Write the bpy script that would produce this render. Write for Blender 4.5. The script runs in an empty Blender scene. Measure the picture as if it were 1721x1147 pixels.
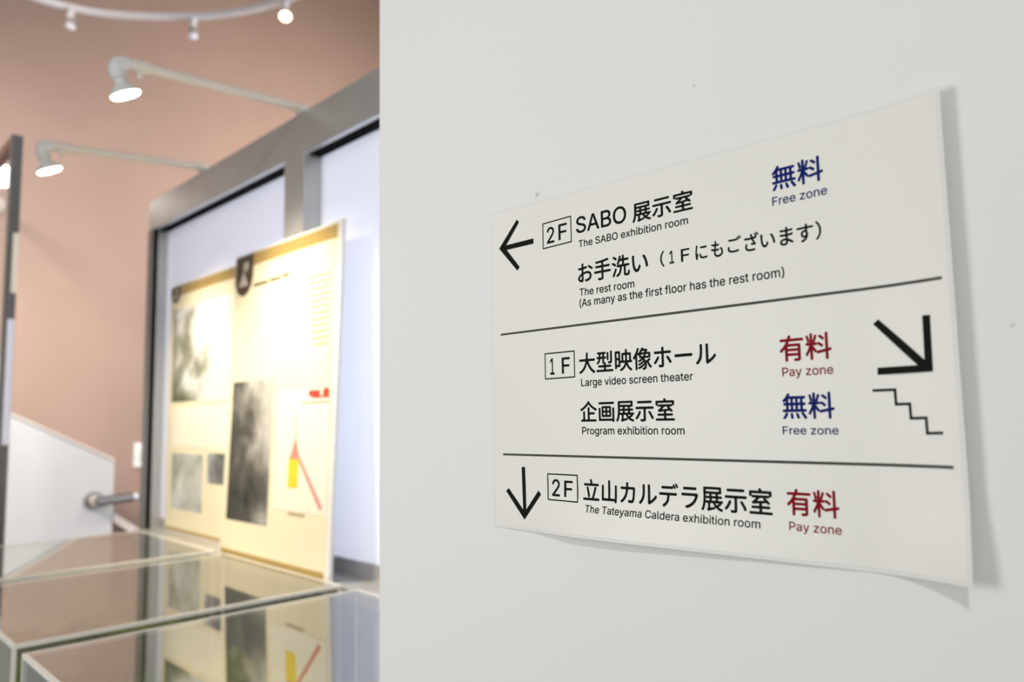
import bpy, bmesh, math
import numpy as np
from mathutils import Vector, Matrix, noise

S = bpy.context.scene
C = S.collection
E = 1.5                      # eye height: heights below are often given as E + offset

# ------------------------------------------------------------------ camera
cam_data = bpy.data.cameras.new('camera')
cam = bpy.data.objects.new('camera', cam_data)
C.objects.link(cam)
S.camera = cam
F_PX = 1300.0
cam_data.sensor_width = 36.0
cam_data.lens = F_PX / 1721 * 36
cam_data.clip_start = 0.02
YAW, PITCH, ROLL = math.radians(-46.0482), math.radians(5.6539), math.radians(-0.9588)
fwd = Vector((math.sin(YAW) * math.cos(PITCH), math.cos(YAW) * math.cos(PITCH), math.sin(PITCH)))
r0 = Vector((math.cos(YAW), -math.sin(YAW), 0))
u0 = r0.cross(fwd)
rt = math.cos(ROLL) * r0 + math.sin(ROLL) * u0
up = -math.sin(ROLL) * r0 + math.cos(ROLL) * u0
cam.matrix_world = Matrix(((rt.x, up.x, -fwd.x, 0), (rt.y, up.y, -fwd.y, 0),
                           (rt.z, up.z, -fwd.z, E), (0, 0, 0, 1)))
cam_data.dof.use_dof = True
cam_data.dof.focus_distance = 0.66
cam_data.dof.aperture_fstop = 4.6

# ------------------------------------------------------------------ world, lights, exposure
w = bpy.data.worlds.new('world')
S.world = w
w.use_nodes = True
w.node_tree.nodes['Background'].inputs[0].default_value = (0.97, 0.99, 1.0, 1)
w.node_tree.nodes['Background'].inputs[1].default_value = 0.53

S.view_settings.view_transform = 'Standard'
S.view_settings.look = 'None'
S.view_settings.gamma = 1
S.view_settings.use_curve_mapping = False
S.view_settings.exposure = 0.0


def area_light(name, loc, target, power, color, sx, sy=None, spread=180):
    d = bpy.data.lights.new(name, 'AREA')
    d.energy = power
    d.color = color
    d.size = sx
    d.spread = math.radians(spread)
    if sy:
        d.shape = 'RECTANGLE'
        d.size_y = sy
    else:
        d.shape = 'DISK'
    o = bpy.data.objects.new(name, d)
    C.objects.link(o)
    o.location = loc
    o.rotation_euler = (Vector(target) - Vector(loc)).to_track_quat('-Z', 'Y').to_euler()
    return o


def spot_light(name, loc, target, power, color, angle, blend=0.6, radius=0.03, parent=None):
    d = bpy.data.lights.new(name, 'SPOT')
    d.energy = power
    d.color = color
    d.spot_size = math.radians(angle)
    d.spot_blend = blend
    d.shadow_soft_size = radius
    o = bpy.data.objects.new(name, d)
    C.objects.link(o)
    o.location = loc
    o.rotation_euler = (Vector(target) - Vector(loc)).to_track_quat('-Z', 'Y').to_euler()
    if parent:
        o.parent = parent
        o.matrix_parent_inverse = Matrix.Translation(parent.location).inverted()
    return o


# lobby window far to the left behind the viewer, a ceiling lamp to the right,
# two unseen lights added for the pink and stair walls, daylight coming in behind the frosted partition
area_light('lobby_window_light', (-1.2, -0.95, 1.52), (-0.5, 0.505, 1.5), 10, (1.0, 0.99, 0.95), 0.45, 0.7)
area_light('ceiling_lamp_light', (0.8, -1.4, 3.45), (-0.35, 0.505, 1.5), 25, (1.0, 0.985, 0.96), 0.18)
area_light('added_lobby_light', (-3.3, -1.6, 4.4), (-5.3, 1.2, 1.6), 36, (1.0, 0.93, 0.86), 1.0, spread=62)  # added unseen light, brightens the pink wall, stair wall and cases
area_light('added_wall_light', (-3.3, 3.1, 3.4), (-5.4, 2.8, 3.2), 45, (1.0, 0.90, 0.82), 0.5, spread=140)  # added unseen light that brightens the pink wall above the partition
area_light('daylight_behind_partition', (-2.0, 2.6, 1.75), (-2.0, 1.0, 1.75), 150, (0.95, 0.94, 1.0), 2.6, 1.6)
area_light('blue_daylight_behind_partition', (-1.6, 1.75, 1.6), (-1.6, 1.0, 1.6), 9, (0.50, 0.72, 1.0), 1.6, 0.3)

# ------------------------------------------------------------------ materials


def new_mat(name):
    m = bpy.data.materials.new(name)
    m.use_nodes = True
    return m, m.node_tree, m.node_tree.nodes['Principled BSDF']


def mat(name, col, rough=0.5, metal=0.0, var=0.06, scale=8.0, bump=0.0, bump_scale=120.0, spec=None):
    """Principled surface whose colour varies a little with a noise texture."""
    m, nt, p = new_mat(name)
    p.inputs['Roughness'].default_value = rough
    p.inputs['Metallic'].default_value = metal
    if spec is not None:
        p.inputs['Specular IOR Level'].default_value = spec
    tc = nt.nodes.new('ShaderNodeTexCoord')
    n = nt.nodes.new('ShaderNodeTexNoise')
    n.inputs['Scale'].default_value = scale
    n.inputs['Detail'].default_value = 4
    nt.links.new(tc.outputs['Object'], n.inputs['Vector'])
    rp = nt.nodes.new('ShaderNodeValToRGB')
    a, b = 1 - var, 1 + var
    rp.color_ramp.elements[0].position = 0.3
    rp.color_ramp.elements[1].position = 0.7
    rp.color_ramp.elements[0].color = (col[0] * a, col[1] * a, col[2] * a, 1)
    rp.color_ramp.elements[1].color = (min(col[0] * b, 1), min(col[1] * b, 1), min(col[2] * b, 1), 1)
    nt.links.new(n.outputs['Fac'], rp.inputs['Fac'])
    nt.links.new(rp.outputs['Color'], p.inputs['Base Color'])
    if bump:
        n2 = nt.nodes.new('ShaderNodeTexNoise')
        n2.inputs['Scale'].default_value = bump_scale
        nt.links.new(tc.outputs['Object'], n2.inputs['Vector'])
        b = nt.nodes.new('ShaderNodeBump')
        b.inputs['Strength'].default_value = bump
        b.inputs['Distance'].default_value = 0.002
        nt.links.new(n2.outputs['Fac'], b.inputs['Height'])
        nt.links.new(b.outputs['Normal'], p.inputs['Normal'])
    return m


def mat_emit(name, col, strength):
    m = bpy.data.materials.new(name)
    m.use_nodes = True
    nt = m.node_tree
    nt.nodes.clear()
    out = nt.nodes.new('ShaderNodeOutputMaterial')
    e = nt.nodes.new('ShaderNodeEmission')
    e.inputs[0].default_value = (*col, 1)
    e.inputs[1].default_value = strength
    nt.links.new(e.outputs[0], out.inputs[0])
    return m


def mat_glass(name, tint=(0.96, 0.98, 0.97), ior=1.5, haze=0.0):
    """Clear sheet: see-through with a Fresnel mirror on top."""
    m = bpy.data.materials.new(name)
    m.use_nodes = True
    nt = m.node_tree
    nt.nodes.clear()
    out = nt.nodes.new('ShaderNodeOutputMaterial')
    tr = nt.nodes.new('ShaderNodeBsdfTransparent')
    tr.inputs[0].default_value = (*tint, 1)
    gl = nt.nodes.new('ShaderNodeBsdfGlossy')
    gl.inputs['Roughness'].default_value = 0.015
    fr = nt.nodes.new('ShaderNodeFresnel')
    fr.inputs['IOR'].default_value = ior
    # both faces of the thin sheet together reflect 2F / (1 + F); the far face adds nothing more
    def op(kind, a, b):
        n = nt.nodes.new('ShaderNodeMath')
        n.operation = kind
        for k, v in enumerate((a, b)):
            if isinstance(v, (int, float)):
                n.inputs[k].default_value = v
            else:
                nt.links.new(v, n.inputs[k])
        return n.outputs[0]
    ge = nt.nodes.new('ShaderNodeNewGeometry')
    f = fr.outputs[0]
    both = op('DIVIDE', op('MULTIPLY', f, 2.0), op('ADD', f, 1.0))
    fac = op('MULTIPLY', both, op('SUBTRACT', 1.0, ge.outputs['Backfacing']))
    mx = nt.nodes.new('ShaderNodeMixShader')
    nt.links.new(fac, mx.inputs[0])
    base = tr.outputs[0]
    if haze:                                   # pale haze mixed in to brighten the sheet
        df = nt.nodes.new('ShaderNodeBsdfDiffuse')
        df.inputs[0].default_value = (0.75, 0.73, 0.70, 1)
        md = nt.nodes.new('ShaderNodeMixShader')
        md.inputs[0].default_value = haze
        nt.links.new(tr.outputs[0], md.inputs[1])
        nt.links.new(df.outputs[0], md.inputs[2])
        base = md.outputs[0]
    nt.links.new(base, mx.inputs[1])
    nt.links.new(gl.outputs[0], mx.inputs[2])
    nt.links.new(mx.outputs[0], out.inputs[0])
    return m


def mat_frosted(name):
    m = bpy.data.materials.new(name)
    m.use_nodes = True
    nt = m.node_tree
    nt.nodes.clear()
    out = nt.nodes.new('ShaderNodeOutputMaterial')
    d = nt.nodes.new('ShaderNodeBsdfDiffuse')
    d.inputs[0].default_value = (0.84, 0.82, 0.83, 1)
    t = nt.nodes.new('ShaderNodeBsdfTranslucent')
    t.inputs[0].default_value = (0.88, 0.90, 0.95, 1)
    g = nt.nodes.new('ShaderNodeBsdfGlossy')
    g.inputs['Roughness'].default_value = 0.28
    n = nt.nodes.new('ShaderNodeTexNoise')
    n.inputs['Scale'].default_value = 260
    b = nt.nodes.new('ShaderNodeBump')
    b.inputs['Strength'].default_value = 0.08
    nt.links.new(n.outputs['Fac'], b.inputs['Height'])
    nt.links.new(b.outputs['Normal'], g.inputs['Normal'])
    m1 = nt.nodes.new('ShaderNodeMixShader')
    m1.inputs[0].default_value = 0.5
    nt.links.new(d.outputs[0], m1.inputs[1])
    nt.links.new(t.outputs[0], m1.inputs[2])
    fr = nt.nodes.new('ShaderNodeFresnel')
    fr.inputs['IOR'].default_value = 1.4
    m2 = nt.nodes.new('ShaderNodeMixShader')
    nt.links.new(fr.outputs[0], m2.inputs[0])
    nt.links.new(m1.outputs[0], m2.inputs[1])
    nt.links.new(g.outputs[0], m2.inputs[2])
    nt.links.new(m2.outputs[0], out.inputs[0])
    return m


def mat_smudged_wall(name, col, spots):
    """Painted wall with a few small grey scuffs at given (x, z)."""
    m, nt, p = new_mat(name)
    p.inputs['Roughness'].default_value = 0.55
    p.inputs['Specular IOR Level'].default_value = 0.3
    tc = nt.nodes.new('ShaderNodeTexCoord')
    n = nt.nodes.new('ShaderNodeTexNoise')
    n.inputs['Scale'].default_value = 3.0
    n.inputs['Detail'].default_value = 5
    nt.links.new(tc.outputs['Object'], n.inputs['Vector'])
    rp = nt.nodes.new('ShaderNodeValToRGB')
    rp.color_ramp.elements[0].color = (col[0] * .985, col[1] * .985, col[2] * .985, 1)
    rp.color_ramp.elements[1].color = (*col, 1)
    nt.links.new(n.outputs['Fac'], rp.inputs['Fac'])
    acc = None
    wob = nt.nodes.new('ShaderNodeTexNoise')
    wob.inputs['Scale'].default_value = 420
    nt.links.new(tc.outputs['Object'], wob.inputs['Vector'])
    for (x, y, z, r, k) in spots:
        d = nt.nodes.new('ShaderNodeVectorMath')
        d.operation = 'DISTANCE'
        d.inputs[1].default_value = (x, y, z)
        nt.links.new(tc.outputs['Object'], d.inputs[0])
        a = nt.nodes.new('ShaderNodeMath')
        a.operation = 'MULTIPLY_ADD'
        a.inputs[1].default_value = r * 1.6
        nt.links.new(wob.outputs['Fac'], a.inputs[0])
        nt.links.new(d.outputs['Value'], a.inputs[2])
        mr = nt.nodes.new('ShaderNodeMapRange')
        mr.inputs['From Min'].default_value = r * .8
        mr.inputs['From Max'].default_value = r * 2.0
        mr.inputs['To Min'].default_value = k
        mr.inputs['To Max'].default_value = 0
        nt.links.new(a.outputs[0], mr.inputs['Value'])
        if acc is None:
            acc = mr.outputs[0]
        else:
            s = nt.nodes.new('ShaderNodeMath')
            s.operation = 'MAXIMUM'
            nt.links.new(acc, s.inputs[0])
            nt.links.new(mr.outputs[0], s.inputs[1])
            acc = s.outputs[0]
    mx = nt.nodes.new('ShaderNodeMixRGB')
    mx.inputs[2].default_value = (0.34, 0.34, 0.34, 1)
    nt.links.new(acc, mx.inputs[0])
    nt.links.new(rp.outputs['Color'], mx.inputs[1])
    nt.links.new(mx.outputs[0], p.inputs['Base Color'])
    n2 = nt.nodes.new('ShaderNodeTexNoise')
    n2.inputs['Scale'].default_value = 90
    n2.inputs['Detail'].default_value = 6
    nt.links.new(tc.outputs['Object'], n2.inputs['Vector'])
    b = nt.nodes.new('ShaderNodeBump')
    b.inputs['Strength'].default_value = 0.06
    b.inputs['Distance'].default_value = 0.002
    nt.links.new(n2.outputs['Fac'], b.inputs['Height'])
    nt.links.new(b.outputs['Normal'], p.inputs['Normal'])
    return m


def mat_photo(name, stops, scale, seed, axis_mix=0.0, up_mix=0.0, offset=0.0, rough=0.35):
    """A printed black-and-white style photograph: cloudy patches through a colour ramp."""
    m, nt, p = new_mat(name)
    p.inputs['Roughness'].default_value = rough
    p.inputs['Specular IOR Level'].default_value = 0.25
    tc = nt.nodes.new('ShaderNodeTexCoord')
    mp = nt.nodes.new('ShaderNodeMapping')
    mp.inputs['Location'].default_value = (seed, 0, seed * 1.7)
    nt.links.new(tc.outputs['Object'], mp.inputs['Vector'])
    n = nt.nodes.new('ShaderNodeTexNoise')
    n.inputs['Scale'].default_value = scale
    n.inputs['Detail'].default_value = 6
    n.inputs['Distortion'].default_value = 0.2
    nt.links.new(mp.outputs[0], n.inputs['Vector'])
    sx = nt.nodes.new('ShaderNodeSeparateXYZ')
    nt.links.new(tc.outputs['Object'], sx.inputs[0])
    ma = nt.nodes.new('ShaderNodeMath')
    ma.operation = 'MULTIPLY_ADD'
    ma.inputs[1].default_value = axis_mix
    mu = nt.nodes.new('ShaderNodeMath')
    mu.operation = 'MULTIPLY_ADD'
    mu.inputs[1].default_value = up_mix
    nt.links.new(sx.outputs['Z'], mu.inputs[0])
    mo = nt.nodes.new('ShaderNodeMath')
    mo.operation = 'ADD'
    mo.inputs[1].default_value = offset
    nt.links.new(n.outputs['Fac'], mo.inputs[0])
    nt.links.new(mo.outputs[0], mu.inputs[2])
    nt.links.new(sx.outputs['X'], ma.inputs[0])
    nt.links.new(mu.outputs[0], ma.inputs[2])
    rp = nt.nodes.new('ShaderNodeValToRGB')
    els = rp.color_ramp.elements
    while len(els) < len(stops):
        els.new(0.5)
    for e, (pos, c) in zip(els, stops):
        e.position = pos
        e.color = (*c, 1)
    nt.links.new(ma.outputs[0], rp.inputs['Fac'])
    nt.links.new(rp.outputs['Color'], p.inputs['Base Color'])
    return m


M = {}
M['wall_white'] = mat_smudged_wall('painted_white_wall', (0.80, 0.80, 0.79), [
    (-0.487, 0.505, E + 0.2055, 0.0030, .7), (-0.316, 0.505, E + 0.254, 0.0016, .5),
    (-0.1165, 0.505, E + 0.047, 0.0014, .6), (-0.345, 0.505, E + 0.32, 0.001, .25),
    (-0.50, 0.505, E + 0.24, 0.001, .2)])
M['wall_pink'] = mat('pink_plaster', (0.34, 0.24, 0.195), 0.85, var=0.05, scale=1.4, bump=0.25, bump_scale=60)
M['ceiling'] = mat('ceiling_paint', (0.55, 0.53, 0.5), 0.9)
M['floor'] = mat('grey_floor_tile', (0.28, 0.27, 0.26), 0.6, var=0.1, scale=3)
M['plaster'] = mat('white_plaster', (0.50, 0.50, 0.50), 0.8, var=0.04, scale=2.5)
M['coping'] = mat('pale_coping', (0.66, 0.58, 0.52), 0.6)
M['brown'] = mat('brown_panel', (0.16, 0.09, 0.07), 0.6)
M['steel'] = mat('brushed_steel', (0.42, 0.40, 0.37), 0.3, 0.9, var=0.05, scale=20)
M['frame'] = mat('grey_anodised_frame', (0.50, 0.495, 0.48), 0.36, 0.5, var=0.04, scale=10)
M['frame_lip'] = mat('bright_frame_lip', (0.72, 0.74, 0.78), 0.25, 0.8, var=0.03)
M['dark_frame'] = mat('dark_steel_frame', (0.16, 0.16, 0.16), 0.35, 0.7, var=0.05)
M['dark_reflection'] = mat('dark_grey_reflection', (0.20, 0.19, 0.18), 0.4, 0.4, var=0.05)
M['gasket'] = mat('black_gasket', (0.006, 0.006, 0.007), 0.8, spec=0.05)
M['base_panel'] = mat('grey_base_panel', (0.22, 0.22, 0.22), 0.5)
M['frosted'] = mat_frosted('frosted_panel')
M['glass'] = mat_glass('clear_glass')
M['acrylic'] = mat_glass('clear_acrylic_cover', (0.95, 0.97, 0.94), 2.6, 0.05)
M['acrylic_edge'] = mat('pale_acrylic_edge', (0.86, 0.83, 0.76), 0.3, var=0.02)
M['plinth'] = mat('grey_plinth', (0.30, 0.29, 0.28), 0.5)
M['lamp_white'] = mat('white_lamp_enamel', (0.70, 0.71, 0.68), 0.35, var=0.03)
M['arm_white'] = mat('cream_arm_enamel', (0.74, 0.68, 0.58), 0.4, var=0.03)
M['rail_white'] = mat('white_rail_enamel', (0.66, 0.63, 0.64), 0.4, var=0.03)
M['lamp_grey'] = mat('grey_lamp_body', (0.34, 0.31, 0.29), 0.45)
M['unlit'] = mat('unlit_lamp_glass', (0.72, 0.70, 0.76), 0.2)
M['lit'] = mat_emit('lit_lamp_face', (1.0, 0.96, 0.88), 14.0)
M['lit_warm'] = mat_emit('lit_warm_bulb', (1.0, 0.82, 0.52), 6.0)
M['paper'] = mat('laminated_paper', (0.80, 0.795, 0.745), 0.42, var=0.012, scale=4, spec=0.35)
M['film'] = mat('laminate_film', (0.76, 0.76, 0.75), 0.5, var=0.01, spec=0.2)
M['ink'] = mat('black_print', (0.010, 0.011, 0.009), 0.6, var=0.05, spec=0.04)
M['line'] = mat('dark_grey_print', (0.075, 0.075, 0.068), 0.6, var=0.05, spec=0.05)
M['navy'] = mat('navy_print', (0.007, 0.016, 0.135), 0.6, var=0.05, spec=0.05)
M['red'] = mat('crimson_print', (0.23, 0.006, 0.014), 0.6, var=0.05, spec=0.05)
M['board_white'] = mat('white_board_edge', (0.78, 0.77, 0.76), 0.4, var=0.02)
M['cream'] = mat('cream_poster_print', (0.82, 0.73, 0.52), 0.4, var=0.03, scale=3, spec=0.3)
M['cream_light'] = mat('pale_poster_print', (0.85, 0.80, 0.66), 0.4, var=0.02, spec=0.3)
M['mustard'] = mat('mustard_poster_print', (0.42, 0.29, 0.09), 0.4, var=0.05, spec=0.3)
M['umber'] = mat('dark_umber_print', (0.055, 0.038, 0.018), 0.4, var=0.1, spec=0.3)
M['emblem'] = mat('pale_emblem_print', (0.5, 0.45, 0.36), 0.4, var=0.1, spec=0.3)
M['faint'] = mat('faint_text_print', (0.42, 0.33, 0.17), 0.4, var=0.1, spec=0.3)
M['reflection_warm'] = mat('warm_reflection_strip', (0.80, 0.74, 0.62), 0.3, var=0.03)
M['reflection_cool'] = mat('cool_reflection_strip', (0.72, 0.73, 0.84), 0.3, var=0.03)
M['dark_text'] = mat('dark_text_print', (0.13, 0.10, 0.05), 0.4, spec=0.3)
M['yellow'] = mat('yellow_print', (0.80, 0.62, 0.03), 0.4, spec=0.3)
M['scarlet'] = mat('scarlet_print', (0.62, 0.05, 0.035), 0.4, spec=0.3)
M['rose'] = mat('rose_print', (0.66, 0.25, 0.20), 0.4, spec=0.3)
M['photo_mist'] = mat_photo('misty_photo_print', [(0.30, (0.10, 0.11, 0.06)), (0.42, (0.30, 0.31, 0.24)),
                                                 (0.50, (0.62, 0.62, 0.60)), (0.7, (0.78, 0.77, 0.76))], 6, 3.1, 0.55, 0.35, -0.20)
M['photo_gorge'] = mat_photo('gorge_photo_print', [(0.22, (0.02, 0.018, 0.012)), (0.42, (0.09, 0.085, 0.07)),
                                                  (0.56, (0.25, 0.24, 0.21)), (0.72, (0.5, 0.48, 0.44))], 8, 7.7, 1.3, 0.55, -0.02)
M['photo_pale'] = mat_photo('pale_photo_print', [(0.3, (0.24, 0.25, 0.20)), (0.5, (0.48, 0.48, 0.44)),
                                                (0.75, (0.70, 0.69, 0.66))], 9, 12.3)
M['photo_dark'] = mat_photo('dark_photo_print', [(0.3, (0.05, 0.055, 0.045)), (0.52, (0.2, 0.2, 0.2)),
                                                (0.75, (0.5, 0.5, 0.52))], 12, 5.3)

# ------------------------------------------------------------------ mesh helpers


def obj(name, bm, material, parent=None, smooth=False):
    """Link a bmesh as one object. Geometry is given in world space; a parented part
    keeps its place by being stored relative to its parent's origin."""
    me = bpy.data.meshes.new(name)
    if parent is not None:
        inv = parent.matrix_world.inverted()
        bm.transform(inv)
    bmesh.ops.recalc_face_normals(bm, faces=bm.faces)
    bm.to_mesh(me)
    bm.free()
    if smooth:
        for p in me.polygons:
            p.use_smooth = True
        me.set_sharp_from_angle(angle=math.radians(40))
    me.materials.append(material)
    o = bpy.data.objects.new(name, me)
    C.objects.link(o)
    if parent is not None:
        o.parent = parent
        o.matrix_world = parent.matrix_world.copy()
    return o


def thing(name, label, cat, loc=(0, 0, 0), group=None, rot=(0, 0, 0)):
    o = bpy.data.objects.new(name, None)
    o.empty_display_size = 0.05
    C.objects.link(o)
    o.location = loc
    o.rotation_euler = rot
    o.matrix_world = Matrix.Translation(loc) @ Matrix.Rotation(rot[0], 4, 'X')
    o['label'] = label
    o['category'] = cat
    if group:
        o['group'] = group
    return o


def tag(o, label, cat, group=None):
    o['label'] = label
    o['category'] = cat
    if group:
        o['group'] = group
    return o


def struct(name, bm, m):
    o = obj(name, bm, m)
    o['kind'] = 'structure'
    return o


def copy_tree(o, parent=None):
    c = o.copy()
    C.objects.link(c)
    if parent is not None:
        c.parent = parent
    for ch in list(o.children):
        copy_tree(ch, c)
    return c


def box(bm, x0, x1, y0, y1, z0, z1, bev=0.0):
    vs = [bm.verts.new(p) for p in ((x0, y0, z0), (x1, y0, z0), (x1, y1, z0), (x0, y1, z0),
                                    (x0, y0, z1), (x1, y0, z1), (x1, y1, z1), (x0, y1, z1))]
    fs = [bm.faces.new([vs[i] for i in f]) for f in ((0, 3, 2, 1), (4, 5, 6, 7), (0, 1, 5, 4),
                                                    (1, 2, 6, 5), (2, 3, 7, 6), (3, 0, 4, 7))]
    if bev:
        es = {e for f in fs for e in f.edges}
        bmesh.ops.bevel(bm, geom=list(es), offset=bev, segments=2, affect='EDGES', profile=0.6)
    return bm


def bx(*a, bev=0.0):
    return box(bmesh.new(), *a, bev=bev)


def tube(bm, pts, radii, seg=16, caps=True):
    """Round tube through pts, one radius per point."""
    pts = [Vector(p) for p in pts]
    if not hasattr(radii, '__len__'):
        radii = [radii] * len(pts)
    rings = []
    prev = None
    for i, p in enumerate(pts):
        a = pts[max(i - 1, 0)]
        b = pts[min(i + 1, len(pts) - 1)]
        t = (b - a).normalized()
        if prev is None:
            n = t.orthogonal().normalized()
        else:
            n = (prev - t * prev.dot(t)).normalized()
        prev = n
        bn = t.cross(n)
        rings.append([bm.verts.new(p + radii[i] * (math.cos(k * 2 * math.pi / seg) * n +
                                                   math.sin(k * 2 * math.pi / seg) * bn)) for k in range(seg)])
    for r1, r2 in zip(rings, rings[1:]):
        for k in range(seg):
            bm.faces.new((r1[k], r1[(k + 1) % seg], r2[(k + 1) % seg], r2[k]))
    if caps:
        bm.faces.new(rings[0])
        bm.faces.new(rings[-1])
    return bm


def disc(bm, c, nrm, r, th, seg=28):
    c = Vector(c)
    nrm = Vector(nrm).normalized()
    return tube(bm, [c, c + nrm * th], r, seg)


def ball(bm, c, r, sub=2, sc=(1, 1, 1)):
    m = Matrix.Translation(c) @ Matrix.Diagonal((*sc, 1))
    bmesh.ops.create_icosphere(bm, subdivisions=sub, radius=r, matrix=m)
    return bm


def prism_yz(bm, poly, x0, x1):
    """Polygon in the y-z plane, extruded along x."""
    a = [bm.verts.new((x0, y, z)) for y, z in poly]
    b = [bm.verts.new((x1, y, z)) for y, z in poly]
    bm.faces.new(a)
    bm.faces.new(b[::-1])
    for i in range(len(a)):
        j = (i + 1) % len(a)
        bm.faces.new((a[i], a[j], b[j], b[i]))
    return bm


def prism_xz(bm, poly, y0, y1):
    a = [bm.verts.new((x, y0, z)) for x, z in poly]
    b = [bm.verts.new((x, y1, z)) for x, z in poly]
    bm.faces.new(a)
    bm.faces.new(b[::-1])
    for i in range(len(a)):
        j = (i + 1) % len(a)
        bm.faces.new((a[i], a[j], b[j], b[i]))
    return bm

# ------------------------------------------------------------------ the setting
WY = 0.505                   # face of the white wall that carries the sign
struct('floor', bx(-6.5, 3.5, -4, 5.0, -0.1, 0), M['floor'])
struct('ceiling', bx(-6.5, 3.5, -4, 5.0, 5.5, 5.6), M['ceiling'])
struct('wall_right', bx(-0.7445, 2.6, WY, WY + 0.13, 0, 5.5, bev=0.002), M['wall_white'])
struct('wall_left', bx(-5.55, -5.4, -4, 5.0, 0, 5.5), M['wall_pink'])
struct('wall_back', bx(-5.4, 3.5, 4.7, 4.85, 0, 5.5), M['wall_pink'])
# low plaster wall beside the stair, its top sloping down to the right
struct('wall_stair', prism_yz(bmesh.new(), [(-2.0, 0), (1.515, 0), (1.515, E - 0.217), (-0.6, E + 0.872), (-2.0, E + 0.872)],
                              -5.14, -5.0), M['plaster'])
struct('trim_1', prism_yz(bmesh.new(), [(1.515, E - 0.217), (1.515, E - 0.205), (-0.6, E + 0.884), (-0.6, E + 0.872)],
                          -5.15, -4.99), M['coping'])
# lower stair wall beyond it, shadow put into its dark brown, with a pale coping
struct('wall_stair_lower', prism_yz(bmesh.new(), [(1.517, 0), (2.3, 0), (2.3, E - 1.16), (1.517, E - 0.575)], -5.14, -5.02), M['brown'])
struct('trim_2', prism_yz(bmesh.new(), [(1.517, E - 0.575), (2.3, E - 1.16), (2.3, E - 1.10), (1.517, E - 0.52)], -5.17, -4.99), M['coping'])

# ------------------------------------------------------------------ handrail, wall plate
t = thing('handrail', 'short steel handrail on a round bracket at the sloping white stair wall', 'handrail', (-5.0, 1.41, E - 0.44))
obj('bracket_plate', disc(bmesh.new(), (-5.0, 1.41, E - 0.442), (1, 0, 0), 0.052, 0.012), M['dark_frame'], t, True)
bm = bmesh.new()
tube(bm, [(-4.99, 1.41, E - 0.442), (-4.95, 1.41, E - 0.442)], 0.03, 16)
obj('bracket_post', bm, M['coping'], t, True)
bm = bmesh.new()
tube(bm, [(-4.93, 1.405, E - 0.445), (-4.93, 1.61, E - 0.432)], 0.026, 18)
obj('rail_bar', bm, M['dark_frame'], t, True)
o = obj('end_cap', ball(bmesh.new(), (-4.93, 1.615, E - 0.432), 0.029, 3), M['frame_lip'], t, True)
o['label'] = 'bright rounded end cap'

t = thing('wall_plate', 'small white rounded plate on the pink wall next to the grey partition frame', 'wall plate', (-5.4, 1.775, E - 0.2))
p = obj('plate', bx(-5.4, -5.385, 1.75, 1.80, E - 0.285, E - 0.125, bev=0.006), M['board_white'], t)
obj('button', bx(-5.386, -5.378, 1.762, 1.788, E - 0.235, E - 0.175, bev=0.003), M['lamp_white'], p)

# ------------------------------------------------------------------ glazed partition with two frosted bays
PY = 1.04                    # front face
RY = 1.095                   # face of the recessed panels
t = thing('glazed_partition', 'grey metal framed partition with frosted panels behind the two posters', 'partition', (-2.0, 1.07, 0))
obj('header', bx(-3.11, -0.75, PY, PY + 0.10, E + 0.749, E + 0.864, bev=0.002), M['frame'], t)
obj('header_lip', bx(-3.058, -0.80, PY + 0.002, PY + 0.017, E + 0.7455, E + 0.749), M['frame_lip'], t)
obj('glazing_gasket', bx(-3.058, -0.80, PY + 0.020, RY + 0.002, E + 0.743, E + 0.749), M['gasket'], t)
o = obj('corner_reflection', bx(-3.112, -3.060, PY - 0.003, PY + 0.02, 0, E + 0.749, bev=0.002), M['dark_reflection'], t)  # thin dark face, the metal's dark reflection put into its colour
o['label'] = 'front face of the corner post with a dark reflection painted in'
for x0, x1 in ((-3.11, -3.06), (-2.013, -1.903), (-0.80, -0.75)):
    obj('post', bx(x0, x1, PY, PY + 0.10, 0, E + 0.749, bev=0.002), M['frame'], t)
obj('sill', bx(-3.06, -0.80, PY - 0.044, RY, E - 0.42, E - 0.389, bev=0.002), M['frame'], t)
for x0, x1 in ((-3.06, -2.013), (-1.903, -0.80)):
    obj('bottom_rail', bx(x0, x1, RY - 0.006, RY + 0.03, E - 0.389, E - 0.352), M['frame'], t)
    p = obj('frosted_panel', bx(x0, x1, RY, RY + 0.006, E - 0.352, E + 0.749), M['frosted'], t)
    obj('base_panel', bx(x0, x1, RY - 0.01, RY + 0.02, 0.0, E - 0.42), M['base_panel'], t)

# ------------------------------------------------------------------ posters
PW, PH = 0.62, 0.90


def flat_rect(parent, name, u0, u1, v0, v1, m, lift=0.0):
    """Printed patch on a poster face (local x = across, z = up, -y = towards the viewer)."""
    bm = bmesh.new()
    box(bm, u0 - PW / 2, u1 - PW / 2, -0.0112 - lift, -0.0105, v0, v1)
    return put(parent, name, bm, m)


def put(parent, name, bm, m):
    bmesh.ops.recalc_face_normals(bm, faces=bm.faces)
    me = bpy.data.meshes.new(name)
    bm.to_mesh(me)
    bm.free()
    me.materials.append(m)
    o = bpy.data.objects.new(name, me)
    C.objects.link(o)
    o.parent = parent
    return o


def flat_poly(parent, name, pts, m, lift=0.0):
    return put(parent, name, prism_xz(bmesh.new(), [(u - PW / 2, v) for u, v in pts], -0.0112 - lift, -0.0105), m)


def lines(parent, name, rows, m, th=0.006):
    bm = bmesh.new()
    for (u0, u1, v) in rows:
        box(bm, u0 - PW / 2, u1 - PW / 2, -0.0114, -0.0105, v, v + th)
    return put(parent, name, bm, m)


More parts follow.
